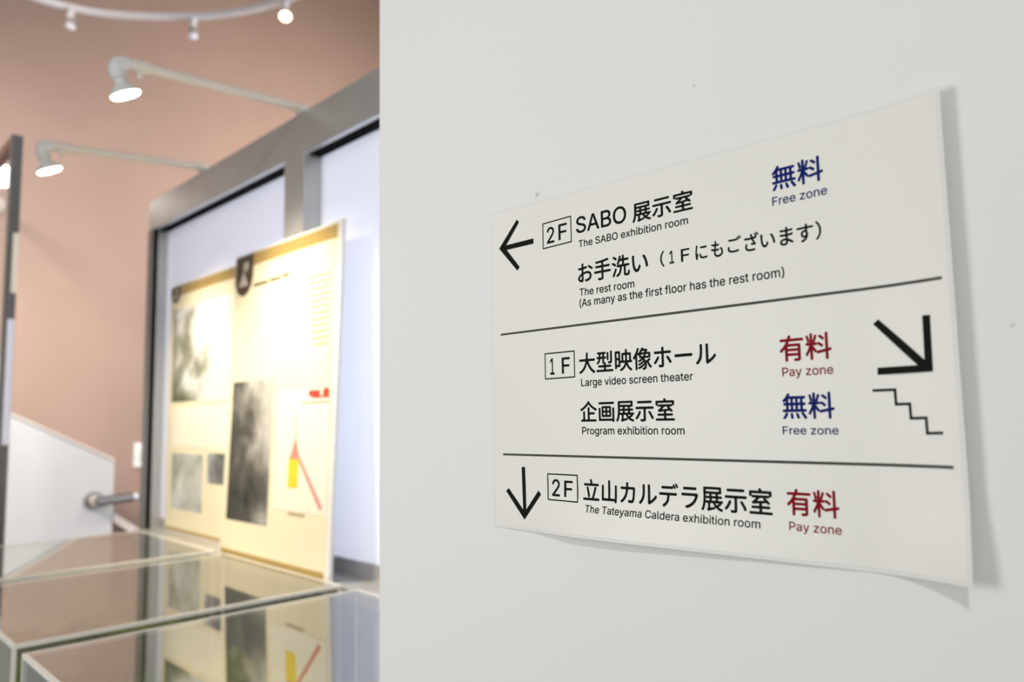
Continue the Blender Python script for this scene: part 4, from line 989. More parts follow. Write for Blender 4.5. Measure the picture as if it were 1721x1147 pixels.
    'も': (1.0004, [[524,-62,613,-58,688,-42,751,-18,781,0,808,20,831,43,851,70,863,91,875,121,881,148,886,187,885,220,881,250,869,295,851,337,823,382,793,420,778,431,760,436,739,435,703,426,691,420,683,412,680,403,681,391,689,376,727,331,745,302,763,260,770,226,771,196,766,166,757,142,742,120,713,94,676,73,628,58,583,51,532,50,487,55,448,70,422,91,403,122,392,160,390,226,392,250,397,263,403,268,415,271,538,275,598,282,613,290,621,301,626,316,628,340,626,358,620,373,610,382,598,386,451,378,424,379,413,382,408,388,407,403,422,511,428,520,442,525,571,531,610,537,622,545,629,556,634,574,634,601,632,616,627,625,619,633,607,638,589,639,472,631,454,631,444,634,440,640,439,652,453,760,453,775,450,784,442,795,427,802,394,806,370,806,352,798,341,781,329,661,326,649,321,640,307,637,265,640,139,663,127,661,118,655,110,646,105,631,103,604,106,586,115,572,127,564,145,557,184,549,292,532,302,529,309,523,311,514,310,496,300,412,295,392,286,386,268,386,192,397,124,413,106,413,93,406,83,391,80,367,80,340,84,328,91,319,100,312,115,306,178,291,265,278,277,273,282,259,279,181,285,118,299,70,322,28,340,8,358,-8,403,-36,430,-46,460,-54]]),
    'ご': (1.0004, [[452,-52,551,-51,650,-45,734,-34,803,-20,821,-10,827,-1,832,11,833,59,829,74,824,83,812,92,794,94,720,80,651,71,575,65,488,63,410,67,378,71,343,80,313,92,290,107,272,125,262,143,257,161,255,182,257,212,266,269,265,281,260,293,242,304,212,309,188,309,170,301,158,284,150,257,141,203,139,161,142,128,149,98,163,68,177,47,197,26,221,7,248,-9,281,-23,350,-41,404,-49], [371,584,542,584,665,589,734,595,749,600,761,611,773,653,779,654,794,640,806,634,818,632,830,634,848,642,862,653,868,668,868,683,849,722,804,794,785,810,773,812,761,811,734,799,725,790,720,779,723,758,743,719,743,713,737,708,651,701,533,697,386,697,245,705,230,704,218,699,209,690,204,680,200,650,204,617,209,608,218,600,230,595,248,591], [922,674,944,676,959,682,971,691,981,707,979,728,945,788,911,839,902,847,890,852,878,852,866,850,848,841,836,830,831,815,833,800,897,692,908,681]]),
    'ざ': (1.0004, [[466,-65,537,-65,618,-61,702,-52,735,-44,752,-32,760,-14,762,25,760,40,755,49,744,60,726,63,646,52,579,47,507,45,453,46,385,55,354,64,332,73,309,88,291,107,279,130,273,154,272,178,276,203,285,233,306,283,308,295,305,307,294,320,267,330,237,334,216,328,200,310,182,268,168,226,160,181,160,145,166,106,176,76,190,49,212,22,237,0,264,-17,297,-33,333,-45,369,-54,414,-61], [728,223,756,223,777,233,790,247,803,268,808,283,808,295,799,316,753,380,717,439,681,509,676,520,676,529,681,535,690,539,789,558,837,570,856,583,861,592,864,604,860,661,862,694,859,709,844,739,810,796,797,814,786,825,768,831,747,828,726,817,718,808,714,799,714,787,719,772,769,682,770,676,768,670,753,662,660,643,645,642,633,646,627,655,621,672,594,769,588,784,582,793,573,799,561,803,546,803,516,800,498,794,486,785,480,772,480,760,483,742,513,646,513,635,507,629,474,625,360,625,171,637,153,634,139,622,133,610,132,598,135,556,144,538,165,528,219,523,315,518,435,518,537,522,556,517,569,499,603,430,643,358,647,343,645,339,636,336,552,342,537,341,525,336,513,325,507,307,505,280,510,262,522,251,540,245], [909,694,921,692,933,693,960,705,973,721,974,742,955,781,908,853,900,862,888,869,876,871,864,870,843,861,831,850,825,838,826,823,832,808,889,712,900,700]]),
    'ま': (1.0004, [[383,-62,434,-60,476,-53,515,-39,545,-19,567,4,584,34,594,67,597,112,600,118,605,122,624,118,681,88,731,55,794,8,812,0,827,1,842,11,865,43,873,64,872,82,863,98,842,116,794,150,710,198,599,245,593,253,590,265,586,334,586,352,589,361,595,367,602,370,716,378,815,389,839,396,852,406,860,427,860,463,854,483,839,494,815,496,684,481,605,476,593,478,587,484,583,508,584,565,588,574,596,580,803,600,821,603,836,610,847,622,852,637,853,664,849,685,843,694,836,701,815,705,654,688,608,685,593,688,587,694,584,703,586,769,584,784,575,800,557,809,509,810,494,805,483,796,477,784,475,772,475,697,472,688,464,682,446,680,373,682,209,697,197,695,188,690,181,682,176,670,174,643,178,619,187,604,203,596,227,591,299,585,455,577,467,573,473,565,475,547,474,493,472,481,464,474,443,471,372,472,206,485,191,482,182,477,174,466,170,454,170,424,174,403,185,390,200,382,227,378,305,372,455,367,467,364,475,355,478,340,479,292,477,280,473,273,461,270,407,270,353,266,311,258,269,243,233,223,203,196,183,166,171,133,167,94,173,55,188,22,212,-6,242,-28,281,-45,332,-57], [359,43,332,48,311,55,296,64,284,76,278,90,276,106,280,124,290,137,304,148,322,157,341,164,371,169,407,171,444,169,465,166,477,160,482,153,484,142,483,103,478,82,467,64,451,52,425,44,395,41]]),
    'す': (1.0004, [[355,-64,381,-62,438,-41,489,-14,522,7,561,39,591,71,613,101,637,143,653,182,662,215,668,251,671,299,670,332,665,365,644,428,640,446,639,550,643,569,651,575,666,577,897,574,921,577,930,582,938,590,945,614,943,650,938,662,930,671,918,677,900,680,672,681,651,683,642,689,639,698,641,770,635,791,627,800,615,806,573,809,555,807,543,804,534,797,527,788,523,767,525,695,522,686,513,681,129,670,105,666,90,656,85,647,81,632,83,593,87,581,93,573,111,563,132,562,342,572,495,576,519,573,527,563,528,533,525,524,522,520,513,518,462,518,429,512,393,498,360,477,339,458,320,434,305,407,295,380,288,335,292,287,304,248,328,209,360,180,396,160,429,150,489,145,496,140,493,131,479,116,433,83,377,56,309,33,292,20,288,11,287,2,296,-16,330,-50,342,-59], [462,251,447,255,430,263,417,275,408,287,402,300,397,317,399,352,411,380,423,395,434,404,465,417,498,416,514,410,528,402,546,378,552,350,549,312,537,281,517,260,492,250]]),
    '無': (1.0004, [[94,-89,117,-90,138,-80,163,-53,198,-2,229,52,248,97,250,109,248,121,242,130,234,137,219,144,189,153,177,152,162,144,148,127,123,77,99,37,49,-29,43,-47,44,-56,49,-65,66,-77], [882,-89,894,-91,909,-90,948,-75,958,-68,964,-59,966,-50,966,-38,952,-8,913,52,865,118,831,157,835,160,849,163,918,165,939,170,950,178,956,190,959,205,959,226,956,241,951,250,936,263,915,267,840,268,831,272,825,280,823,373,827,394,840,402,894,404,915,411,923,418,928,427,932,454,928,481,923,490,915,498,894,505,840,507,828,514,823,532,823,616,827,631,834,637,846,640,897,642,909,646,918,653,926,667,928,685,927,709,921,724,906,737,879,742,327,743,318,747,315,754,335,802,335,817,330,828,312,841,282,850,261,850,246,843,233,829,195,766,156,713,111,661,50,604,39,586,39,571,48,556,75,533,96,521,108,520,120,524,159,556,168,560,174,556,177,538,175,517,166,508,150,506,108,507,96,504,84,497,73,481,69,454,73,427,78,418,87,411,108,404,162,402,173,394,177,373,175,280,171,273,162,268,78,266,66,264,54,257,44,244,40,226,40,199,47,181,60,170,75,165,183,161,255,164,708,164,767,163,792,160,797,157,794,154,765,139,753,127,749,115,751,100,819,1,862,-71,872,-83], [378,-83,411,-81,435,-74,448,-62,453,-44,448,22,433,103,428,115,420,124,411,130,399,133,372,132,351,125,339,113,334,97,351,-56,361,-74], [620,-83,651,-80,669,-75,681,-69,688,-62,693,-53,694,-32,673,37,641,115,631,127,621,135,609,138,594,138,570,133,553,124,544,112,542,94,591,-59,603,-74], [294,268,283,274,279,287,278,373,280,391,288,400,297,403,330,403,345,401,352,394,355,379,356,298,354,280,348,271,339,268], [471,268,460,274,456,287,455,373,457,391,465,400,474,403,510,403,525,401,533,394,536,379,536,295,534,278,528,271,519,268], [651,268,640,274,636,287,635,373,637,391,645,400,654,403,693,403,709,400,717,393,719,379,719,295,717,278,711,271,702,268], [291,508,282,514,278,526,278,610,280,628,288,637,297,640,330,640,345,638,352,631,355,616,356,535,353,517,348,510,339,507,309,506], [468,508,459,514,455,526,455,613,459,631,466,637,477,640,510,640,526,637,534,630,536,616,536,535,534,516,528,509,516,506], [648,508,639,514,635,526,635,613,639,631,646,637,657,640,693,640,709,637,717,630,719,616,719,535,717,516,711,509,699,506]]),
    '料': (1.0004, [[231,-95,256,-95,274,-90,286,-80,293,-62,295,223,296,244,301,254,307,252,313,245,351,181,364,166,376,160,388,160,418,177,424,177,441,136,451,128,463,123,478,123,499,125,724,166,742,164,747,157,749,145,749,-44,754,-74,760,-83,769,-89,781,-93,796,-95,829,-92,840,-86,847,-78,852,-65,854,-47,854,160,858,181,862,187,874,193,943,206,961,213,974,226,978,247,971,283,965,295,955,304,946,307,931,308,871,299,862,302,856,312,854,808,850,832,838,848,829,853,814,856,790,856,775,853,758,841,750,820,749,307,748,292,745,283,736,275,723,271,454,223,448,223,441,226,416,268,321,394,315,406,316,412,334,417,427,419,442,425,460,443,469,444,537,400,607,348,628,340,643,344,657,355,672,379,678,400,672,421,649,445,586,489,526,523,511,526,496,524,484,517,466,501,460,500,433,517,385,522,371,526,372,532,386,556,398,586,447,721,452,748,451,760,446,769,430,782,400,790,382,789,366,778,355,757,319,627,307,598,301,593,297,601,295,628,294,814,289,832,277,846,256,853,223,851,207,844,196,829,192,805,191,643,187,595,184,595,178,611,143,733,126,772,112,784,91,787,64,779,50,766,45,751,47,733,73,645,91,556,106,529,106,526,100,523,55,516,40,505,35,496,31,481,33,445,43,430,58,421,79,418,145,417,155,412,158,403,142,356,103,269,70,208,27,139,22,124,23,109,38,76,55,54,70,47,79,48,88,52,98,61,110,79,138,127,175,201,181,210,187,212,190,202,191,178,193,-62,197,-74,205,-84,217,-91], [157,523,148,526,149,529,169,543,184,559,187,558,190,541,187,529,178,523], [307,525,300,532,300,541,304,543,321,529,319,525], [663,586,676,585,688,589,697,595,709,610,719,628,722,640,722,652,716,664,703,681,673,707,592,765,565,777,553,776,541,771,523,754,512,733,510,718,516,703,529,690,603,634,649,595]]),
    '有': (1.0004, [[278,-95,301,-95,319,-92,331,-86,340,-74,345,-50,347,85,353,97,370,102,697,103,719,100,727,94,731,82,731,34,727,19,720,13,709,11,610,10,598,8,586,3,576,-8,574,-23,580,-50,591,-74,604,-86,625,-93,730,-91,760,-87,784,-81,805,-69,819,-56,827,-44,834,-26,839,22,839,487,837,511,829,526,817,536,796,540,397,541,379,544,375,553,382,571,403,610,412,619,424,623,898,624,928,627,946,637,951,646,955,658,954,694,950,706,943,716,928,724,907,727,469,728,460,733,459,742,476,799,476,811,473,823,466,833,454,841,430,848,409,851,391,848,376,835,369,820,343,745,337,736,328,730,307,727,91,726,70,722,56,712,47,691,48,658,55,640,70,628,97,624,262,623,274,621,279,616,277,601,256,564,226,517,193,473,127,398,46,327,37,313,34,301,41,280,67,251,82,241,100,240,115,246,139,264,223,341,229,344,235,341,238,313,239,-56,242,-71,250,-83,262,-91], [361,202,352,207,347,214,346,247,351,265,364,272,706,273,724,268,728,262,731,253,730,213,724,205,712,201], [367,370,351,376,347,385,346,397,349,429,355,436,364,438,706,439,724,435,728,430,731,421,730,382,724,374,712,370]]),
    '大': (1.0004, [[96,-85,109,-86,124,-83,196,-45,268,7,334,68,383,125,425,188,464,263,496,339,505,348,514,338,556,248,598,176,648,107,700,48,766,-11,841,-63,874,-80,889,-85,904,-85,919,-78,934,-61,958,-28,962,-13,958,2,946,15,888,47,829,89,779,134,733,187,685,253,646,321,610,398,594,446,598,455,616,460,901,460,931,463,949,473,957,491,958,530,956,542,950,554,937,565,913,569,580,570,556,573,550,579,548,590,556,722,557,821,552,836,541,849,526,854,505,856,481,855,466,851,454,841,447,827,436,605,432,584,424,574,400,570,94,569,76,567,61,560,53,551,48,539,46,497,55,475,63,467,73,463,103,460,385,460,402,455,406,446,397,403,367,322,337,263,292,195,251,146,196,95,128,47,61,11,45,-4,40,-19,46,-37,76,-71]]),
    '型': (1.0004, [[70,-61,917,-61,947,-57,956,-51,962,-43,969,-19,966,14,956,31,938,40,908,41,590,42,572,44,565,50,561,65,562,113,565,125,572,132,593,135,806,135,833,137,848,143,857,152,863,167,865,188,863,206,857,221,848,230,833,235,806,237,593,237,572,241,566,245,563,253,560,311,557,323,551,335,536,345,489,350,479,359,476,386,476,482,479,501,485,508,494,511,548,512,566,516,581,527,588,545,587,581,582,593,575,602,554,610,491,613,482,618,477,629,476,692,478,704,482,710,494,715,530,717,545,721,557,728,564,740,568,758,567,782,561,797,551,808,536,814,515,815,134,815,107,811,98,806,90,797,85,782,84,758,87,740,95,729,113,719,161,715,170,713,175,707,178,689,178,635,175,620,167,614,83,610,65,602,54,587,51,569,51,548,55,533,65,522,86,513,152,510,159,506,162,497,160,485,152,464,131,428,109,401,68,365,59,353,55,335,62,317,83,294,101,283,122,282,143,293,188,332,225,380,250,428,271,494,276,503,284,509,293,511,353,511,365,506,371,491,372,347,376,320,384,308,395,301,443,293,447,287,450,275,448,248,443,242,434,238,188,237,158,233,143,221,136,206,135,176,140,155,155,141,176,136,437,133,445,128,449,119,451,71,449,56,446,49,440,44,428,42,86,41,56,38,43,29,35,17,31,-4,32,-28,36,-40,44,-50,56,-57], [714,287,737,285,785,286,821,289,848,295,869,303,884,314,895,326,904,344,908,365,910,392,910,803,907,821,902,833,896,841,884,847,860,851,833,848,818,839,809,824,806,794,804,404,799,392,788,386,704,385,689,380,680,372,675,362,674,350,684,317,698,297], [646,434,677,432,701,437,714,449,720,470,720,761,716,776,708,788,698,795,683,799,656,799,638,793,625,779,619,758,619,473,622,458,628,446,638,438], [293,614,284,620,281,632,281,689,284,707,293,714,308,716,350,716,365,711,370,701,372,689,372,635,368,620,361,614,350,612,308,612]]),
    '映': (1.0004, [[904,-90,916,-91,928,-88,946,-74,971,-39,973,-27,971,-15,958,1,914,27,883,51,856,75,832,103,805,140,781,180,760,225,752,249,755,258,769,263,949,265,967,272,974,279,979,288,983,318,977,345,964,359,934,369,928,375,925,384,924,648,921,669,913,684,901,692,883,696,748,697,727,700,720,705,717,714,716,807,714,822,708,834,697,845,682,850,655,851,634,845,622,834,616,819,613,717,611,708,607,702,589,697,457,695,439,688,427,675,424,663,422,645,421,381,418,374,412,369,367,360,361,364,357,381,357,732,355,753,349,767,334,779,304,783,106,783,85,780,73,772,62,753,60,717,60,66,63,39,71,24,85,16,103,12,130,13,145,19,153,27,158,36,163,78,168,87,175,91,193,93,316,94,331,97,343,103,351,114,356,129,357,249,359,261,364,269,406,264,571,263,583,259,586,252,580,226,553,172,517,124,483,90,445,60,397,30,343,3,327,-12,323,-24,325,-39,349,-71,358,-79,370,-85,382,-87,397,-84,448,-61,511,-22,553,10,594,51,630,96,664,152,673,159,682,152,710,99,734,60,782,0,811,-27,844,-54,880,-79], [184,195,169,200,163,215,163,378,169,388,181,393,223,393,241,391,250,384,253,369,253,228,251,207,244,198,235,196], [544,366,529,372,523,387,524,579,529,588,541,593,598,593,610,586,614,570,614,441,610,381,605,372,595,367], [736,366,721,371,715,384,716,564,719,582,727,591,739,594,793,594,811,592,819,582,821,567,822,399,820,378,814,370,802,366], [175,495,166,502,162,516,162,648,164,669,170,678,181,682,223,683,241,681,250,673,253,657,253,525,251,504,244,496,235,493,193,493]]),
    '像': (1.0004, [[547,-95,605,-94,641,-85,659,-75,674,-64,700,-32,717,7,726,52,728,109,719,184,722,195,728,199,734,198,740,191,773,121,809,64,846,19,884,-15,908,-28,920,-30,929,-28,948,-14,971,16,975,34,969,49,917,96,884,134,851,184,826,235,826,247,832,256,893,293,910,310,913,319,913,331,907,343,898,355,884,368,869,377,857,380,845,378,717,301,699,292,689,290,681,292,674,300,648,337,617,375,612,385,617,392,632,396,860,395,887,399,901,406,911,421,915,442,915,592,912,619,902,635,893,641,881,644,755,646,735,649,732,655,734,661,765,709,772,727,771,748,757,766,737,780,716,786,590,786,572,788,565,793,565,820,557,836,536,847,503,852,485,848,471,838,416,754,368,695,305,632,281,613,269,608,266,610,269,622,327,754,339,784,342,802,337,820,323,834,290,845,266,845,251,837,241,823,197,721,143,619,89,537,29,460,21,439,24,418,39,391,54,370,68,361,80,360,92,365,131,402,137,403,140,397,142,364,143,-38,146,-68,155,-82,167,-90,182,-93,206,-93,221,-90,233,-84,241,-74,246,-59,247,520,249,541,253,547,257,547,296,519,311,516,332,520,338,517,341,502,343,433,347,418,356,407,374,399,434,395,442,391,443,388,435,379,411,364,367,343,311,321,293,309,285,295,286,283,294,268,311,250,329,240,353,240,389,252,437,273,523,319,536,319,542,315,545,307,542,298,533,289,467,247,404,214,311,176,295,166,286,154,285,139,292,124,307,106,320,97,332,93,347,93,365,98,419,123,476,153,584,221,596,223,602,214,599,202,581,184,542,154,491,121,405,76,290,28,280,19,276,10,275,1,279,-11,293,-32,311,-48,329,-54,350,-51,416,-24,488,12,551,51,608,90,621,94,626,89,627,82,623,52,614,28,602,13,593,7,578,2,518,-1,506,-7,499,-17,497,-29,498,-41,508,-74,524,-88], [464,487,449,492,443,505,443,538,446,545,452,551,470,555,554,555,569,552,575,547,576,535,569,515,560,499,551,492,533,487], [686,487,674,491,670,496,669,502,678,538,683,546,689,551,707,555,788,555,803,552,810,544,813,529,812,505,809,495,803,490,785,487], [485,646,472,649,470,652,470,658,485,680,503,691,524,693,605,693,618,691,624,685,623,676,614,663,602,652,593,648,572,646]]),
    'ホ': (1.0004, [[415,-45,483,-44,519,-37,537,-27,551,-15,561,0,568,18,572,63,573,489,574,504,579,512,588,517,603,519,885,518,897,521,907,528,914,537,918,552,919,585,915,606,906,620,891,627,606,627,582,631,576,638,573,651,574,771,570,783,564,791,555,796,543,800,510,801,486,799,471,793,462,783,456,762,458,648,456,638,449,630,423,627,198,627,132,629,117,626,108,620,101,609,97,597,96,561,99,540,108,528,123,519,141,517,432,518,447,516,456,508,458,480,458,108,456,81,448,69,432,64,348,69,330,67,315,56,308,36,312,-9,317,-21,327,-31,351,-40], [138,99,150,98,162,102,185,120,244,195,310,291,340,342,349,366,349,378,346,387,330,404,306,416,288,422,273,421,258,413,246,399,210,339,171,282,132,232,82,174,77,162,76,153,83,135,111,113], [856,105,870,104,885,107,927,131,936,141,940,150,941,162,938,174,922,204,874,282,793,399,780,413,768,420,753,423,738,419,714,407,695,393,687,378,689,360,697,345,768,240,835,123,846,112]]),
    'ー': (1.0004, [[115,323,132,321,219,323,789,323,879,321,899,329,910,344,914,365,913,410,910,425,902,437,891,444,873,447,798,445,246,445,123,447,108,444,96,435,89,422,86,404,86,365,90,344,99,331]]),
    'ル': (1.0004, [[126,-31,147,-32,168,-22,205,14,240,56,271,101,298,149,319,197,334,245,348,317,358,410,364,524,369,719,367,734,363,746,354,756,342,761,306,764,276,761,261,752,253,737,253,575,249,454,240,355,228,291,204,223,171,162,129,106,72,49,63,32,64,17,74,2,105,-20], [571,-31,582,-31,597,-27,666,10,738,55,804,104,870,161,923,215,954,254,959,266,961,278,954,302,930,337,912,348,894,346,879,335,809,257,755,209,708,173,666,146,645,136,635,137,631,146,630,164,631,731,625,749,615,760,600,765,573,767,543,765,526,758,515,743,512,722,514,650,514,119,512,32,516,14,526,-1,552,-22]]),
    '企': (1.0004, [[102,-67,906,-67,927,-63,940,-52,948,-34,949,-7,946,8,939,21,927,30,912,34,594,35,579,37,570,43,566,50,565,65,565,218,567,236,571,245,579,249,594,251,798,251,825,254,840,261,849,272,854,290,853,317,849,332,843,341,834,348,819,352,594,354,582,355,573,359,568,365,565,377,565,530,562,557,552,572,540,580,522,583,495,583,477,580,465,572,457,560,453,542,452,68,449,44,438,36,417,35,318,35,306,38,300,44,297,65,297,344,295,374,287,392,273,403,246,407,216,403,204,397,197,389,190,365,188,50,183,40,174,36,99,34,84,29,72,19,66,8,63,-7,63,-28,66,-43,72,-52,81,-60], [85,413,108,415,147,433,213,469,279,511,378,586,429,631,489,692,501,698,507,698,516,692,597,613,690,538,792,472,888,421,915,413,927,415,936,420,948,431,969,458,975,470,976,482,972,494,960,507,870,551,811,584,749,623,696,662,633,716,579,772,571,788,570,818,561,833,531,852,504,858,489,854,477,845,435,792,393,745,342,696,287,650,229,608,172,572,107,536,54,511,39,500,32,491,30,482,34,464,63,427,75,417]]),
    '画': (1.0004, [[859,-92,891,-91,909,-86,923,-71,928,-50,928,496,925,523,915,539,903,546,891,549,852,548,833,538,822,520,820,490,819,79,818,70,813,63,804,59,789,58,219,58,201,59,192,62,186,71,184,88,183,481,181,511,177,523,171,532,162,538,150,541,126,543,105,541,93,536,84,529,76,514,74,490,74,10,77,-20,81,-29,90,-37,105,-44,129,-46,798,-46,810,-49,815,-53,828,-75,837,-84], [271,127,303,125,705,125,729,128,744,137,750,145,754,157,756,196,755,559,752,583,744,597,729,606,705,609,309,609,270,607,252,596,244,583,240,559,240,172,243,154,248,142,258,133], [360,223,345,228,339,241,338,295,342,313,351,319,366,321,423,321,439,316,445,307,446,289,446,244,441,229,426,223], [570,223,555,228,548,238,547,295,552,313,561,320,576,321,633,321,649,316,655,307,656,289,656,244,651,229,636,223], [360,415,345,420,339,433,338,490,343,505,353,511,372,513,426,512,441,507,445,496,446,475,446,436,441,421,426,415], [570,415,555,420,548,430,547,487,552,505,563,511,582,513,636,512,651,507,655,496,656,475,656,436,651,421,636,415], [115,688,885,688,906,693,920,706,925,724,926,751,922,769,913,781,900,789,882,792,117,791,99,788,86,778,78,763,75,742,77,718,84,703,96,694]]),
    '立': (1.0004, [[77,-53,906,-53,933,-51,950,-44,957,-35,962,-23,963,16,956,37,948,46,939,51,909,55,675,55,660,58,655,64,657,79,727,283,778,451,786,490,785,502,780,513,771,521,759,526,711,534,690,529,675,514,667,493,627,339,591,222,546,94,537,73,528,61,519,57,501,55,345,57,300,55,90,55,66,52,51,44,42,31,38,10,39,-17,43,-32,51,-42,63,-49], [337,70,348,68,366,71,393,80,408,88,416,97,420,106,422,130,409,202,385,307,335,496,327,514,318,526,306,532,288,533,261,528,239,517,228,502,226,484,279,270,312,100,321,82], [140,559,882,560,903,565,916,577,922,595,922,625,919,643,912,655,900,663,885,667,594,668,567,671,562,676,565,700,562,721,526,826,519,840,510,850,498,855,483,857,459,852,438,843,426,833,420,820,422,796,453,694,454,682,452,673,444,669,429,668,135,667,105,663,90,652,83,637,81,607,85,583,92,571,105,564,120,560]]),
    '山': (1.0004, [[839,-92,873,-91,891,-86,903,-74,910,-50,910,595,907,622,898,637,888,645,876,648,834,648,822,644,813,638,802,619,800,589,799,112,796,100,790,94,780,91,762,91,579,91,564,94,557,103,555,127,554,793,551,820,540,837,528,843,516,845,474,844,462,839,454,832,448,823,445,811,443,124,441,103,434,94,414,91,231,91,213,94,205,100,201,124,201,586,200,616,195,628,189,637,171,647,129,648,117,645,104,637,98,628,94,616,92,577,92,34,94,10,104,-8,120,-16,147,-19,780,-20,790,-23,796,-29,803,-65,810,-78,822,-87]]),
    'カ': (1.0004, [[171,-34,187,-35,205,-29,265,17,304,53,339,92,362,122,389,161,432,242,461,320,486,410,502,494,510,506,526,510,718,511,739,509,747,503,751,494,751,440,745,340,733,228,718,149,703,107,688,90,667,83,619,83,538,89,526,88,514,83,503,71,499,56,501,23,507,-1,520,-16,541,-24,673,-30,706,-29,733,-23,754,-14,775,1,798,29,815,71,830,131,842,203,857,353,868,554,866,575,856,593,826,612,796,621,550,619,526,622,519,629,516,641,522,755,520,776,514,788,505,797,493,801,475,803,442,803,427,800,414,794,405,782,402,764,404,704,403,647,400,632,394,623,385,620,367,619,223,619,151,622,136,619,124,612,116,602,112,590,111,548,118,526,124,519,133,513,157,509,367,510,382,506,387,494,376,432,352,350,325,284,298,235,268,191,226,143,178,98,121,56,108,41,107,23,115,8,148,-20]]),
    'デ': (1.0004, [[300,-67,316,-64,337,-54,370,-32,406,-4,459,47,500,101,525,149,546,209,560,278,570,362,577,377,586,381,601,383,871,382,895,385,911,395,920,416,920,458,917,470,910,482,898,490,877,493,808,492,202,492,112,494,94,491,82,484,74,473,70,461,70,416,79,395,88,388,97,384,118,382,427,382,442,380,450,371,452,359,450,332,439,258,424,210,400,162,373,125,338,89,296,56,237,20,228,11,223,2,222,-7,225,-16,238,-32,277,-60], [215,635,235,634,712,634,730,638,743,650,749,668,752,704,756,710,769,698,796,655,805,648,817,643,838,645,859,655,871,668,875,686,871,701,863,719,815,797,796,817,775,822,748,813,737,806,730,797,727,779,735,749,734,746,730,744,307,742,229,745,211,742,199,735,191,722,187,704,187,677,189,662,194,650,202,641], [921,686,934,684,946,685,973,698,985,713,987,722,985,734,980,749,963,779,919,845,910,854,898,860,886,862,874,860,856,852,844,842,837,827,838,812,899,707,910,694]]),
    'ラ': (1.0004, [[360,-51,372,-52,387,-50,438,-34,504,-7,558,20,603,47,648,80,690,115,728,153,761,192,790,234,818,282,844,339,866,396,886,462,885,483,873,503,840,524,816,529,735,526,255,526,168,529,150,526,135,516,129,507,126,492,125,465,127,444,138,426,147,421,159,417,714,417,735,415,741,408,740,393,726,357,708,320,687,285,648,234,598,186,537,141,478,108,408,78,321,51,302,39,297,30,296,21,304,0,336,-36,348,-45], [249,648,786,648,805,654,817,669,821,690,821,723,817,738,810,749,798,756,783,758,687,757,249,758,231,752,221,741,216,726,215,702,217,678,222,663,234,653]]),
    '（': (1.0004, [[886,-103,899,-105,911,-104,941,-90,956,-73,958,-55,950,-37,905,20,878,60,854,101,830,152,812,203,797,262,788,323,786,386,788,440,797,498,812,558,830,608,854,659,878,701,905,740,950,797,958,812,958,830,947,845,923,860,902,865,887,863,872,854,831,809,780,737,738,659,712,590,694,521,683,455,679,386,682,314,693,242,711,173,733,113,762,53,801,-10,856,-79,872,-94]]),
    '）': (1.0004, [[86,-103,100,-105,115,-102,127,-96,144,-79,203,-4,233,44,250,77,284,155,304,227,317,302,321,371,318,449,307,518,290,587,263,656,228,725,176,800,130,853,118,861,103,865,82,861,55,846,44,833,42,815,50,797,94,743,124,699,148,657,172,606,190,555,205,493,212,437,215,374,211,314,203,257,190,205,172,155,148,103,121,56,94,17,50,-37,43,-52,42,-67,49,-80,64,-92]]),
    ' ': (0.2683, []),
}


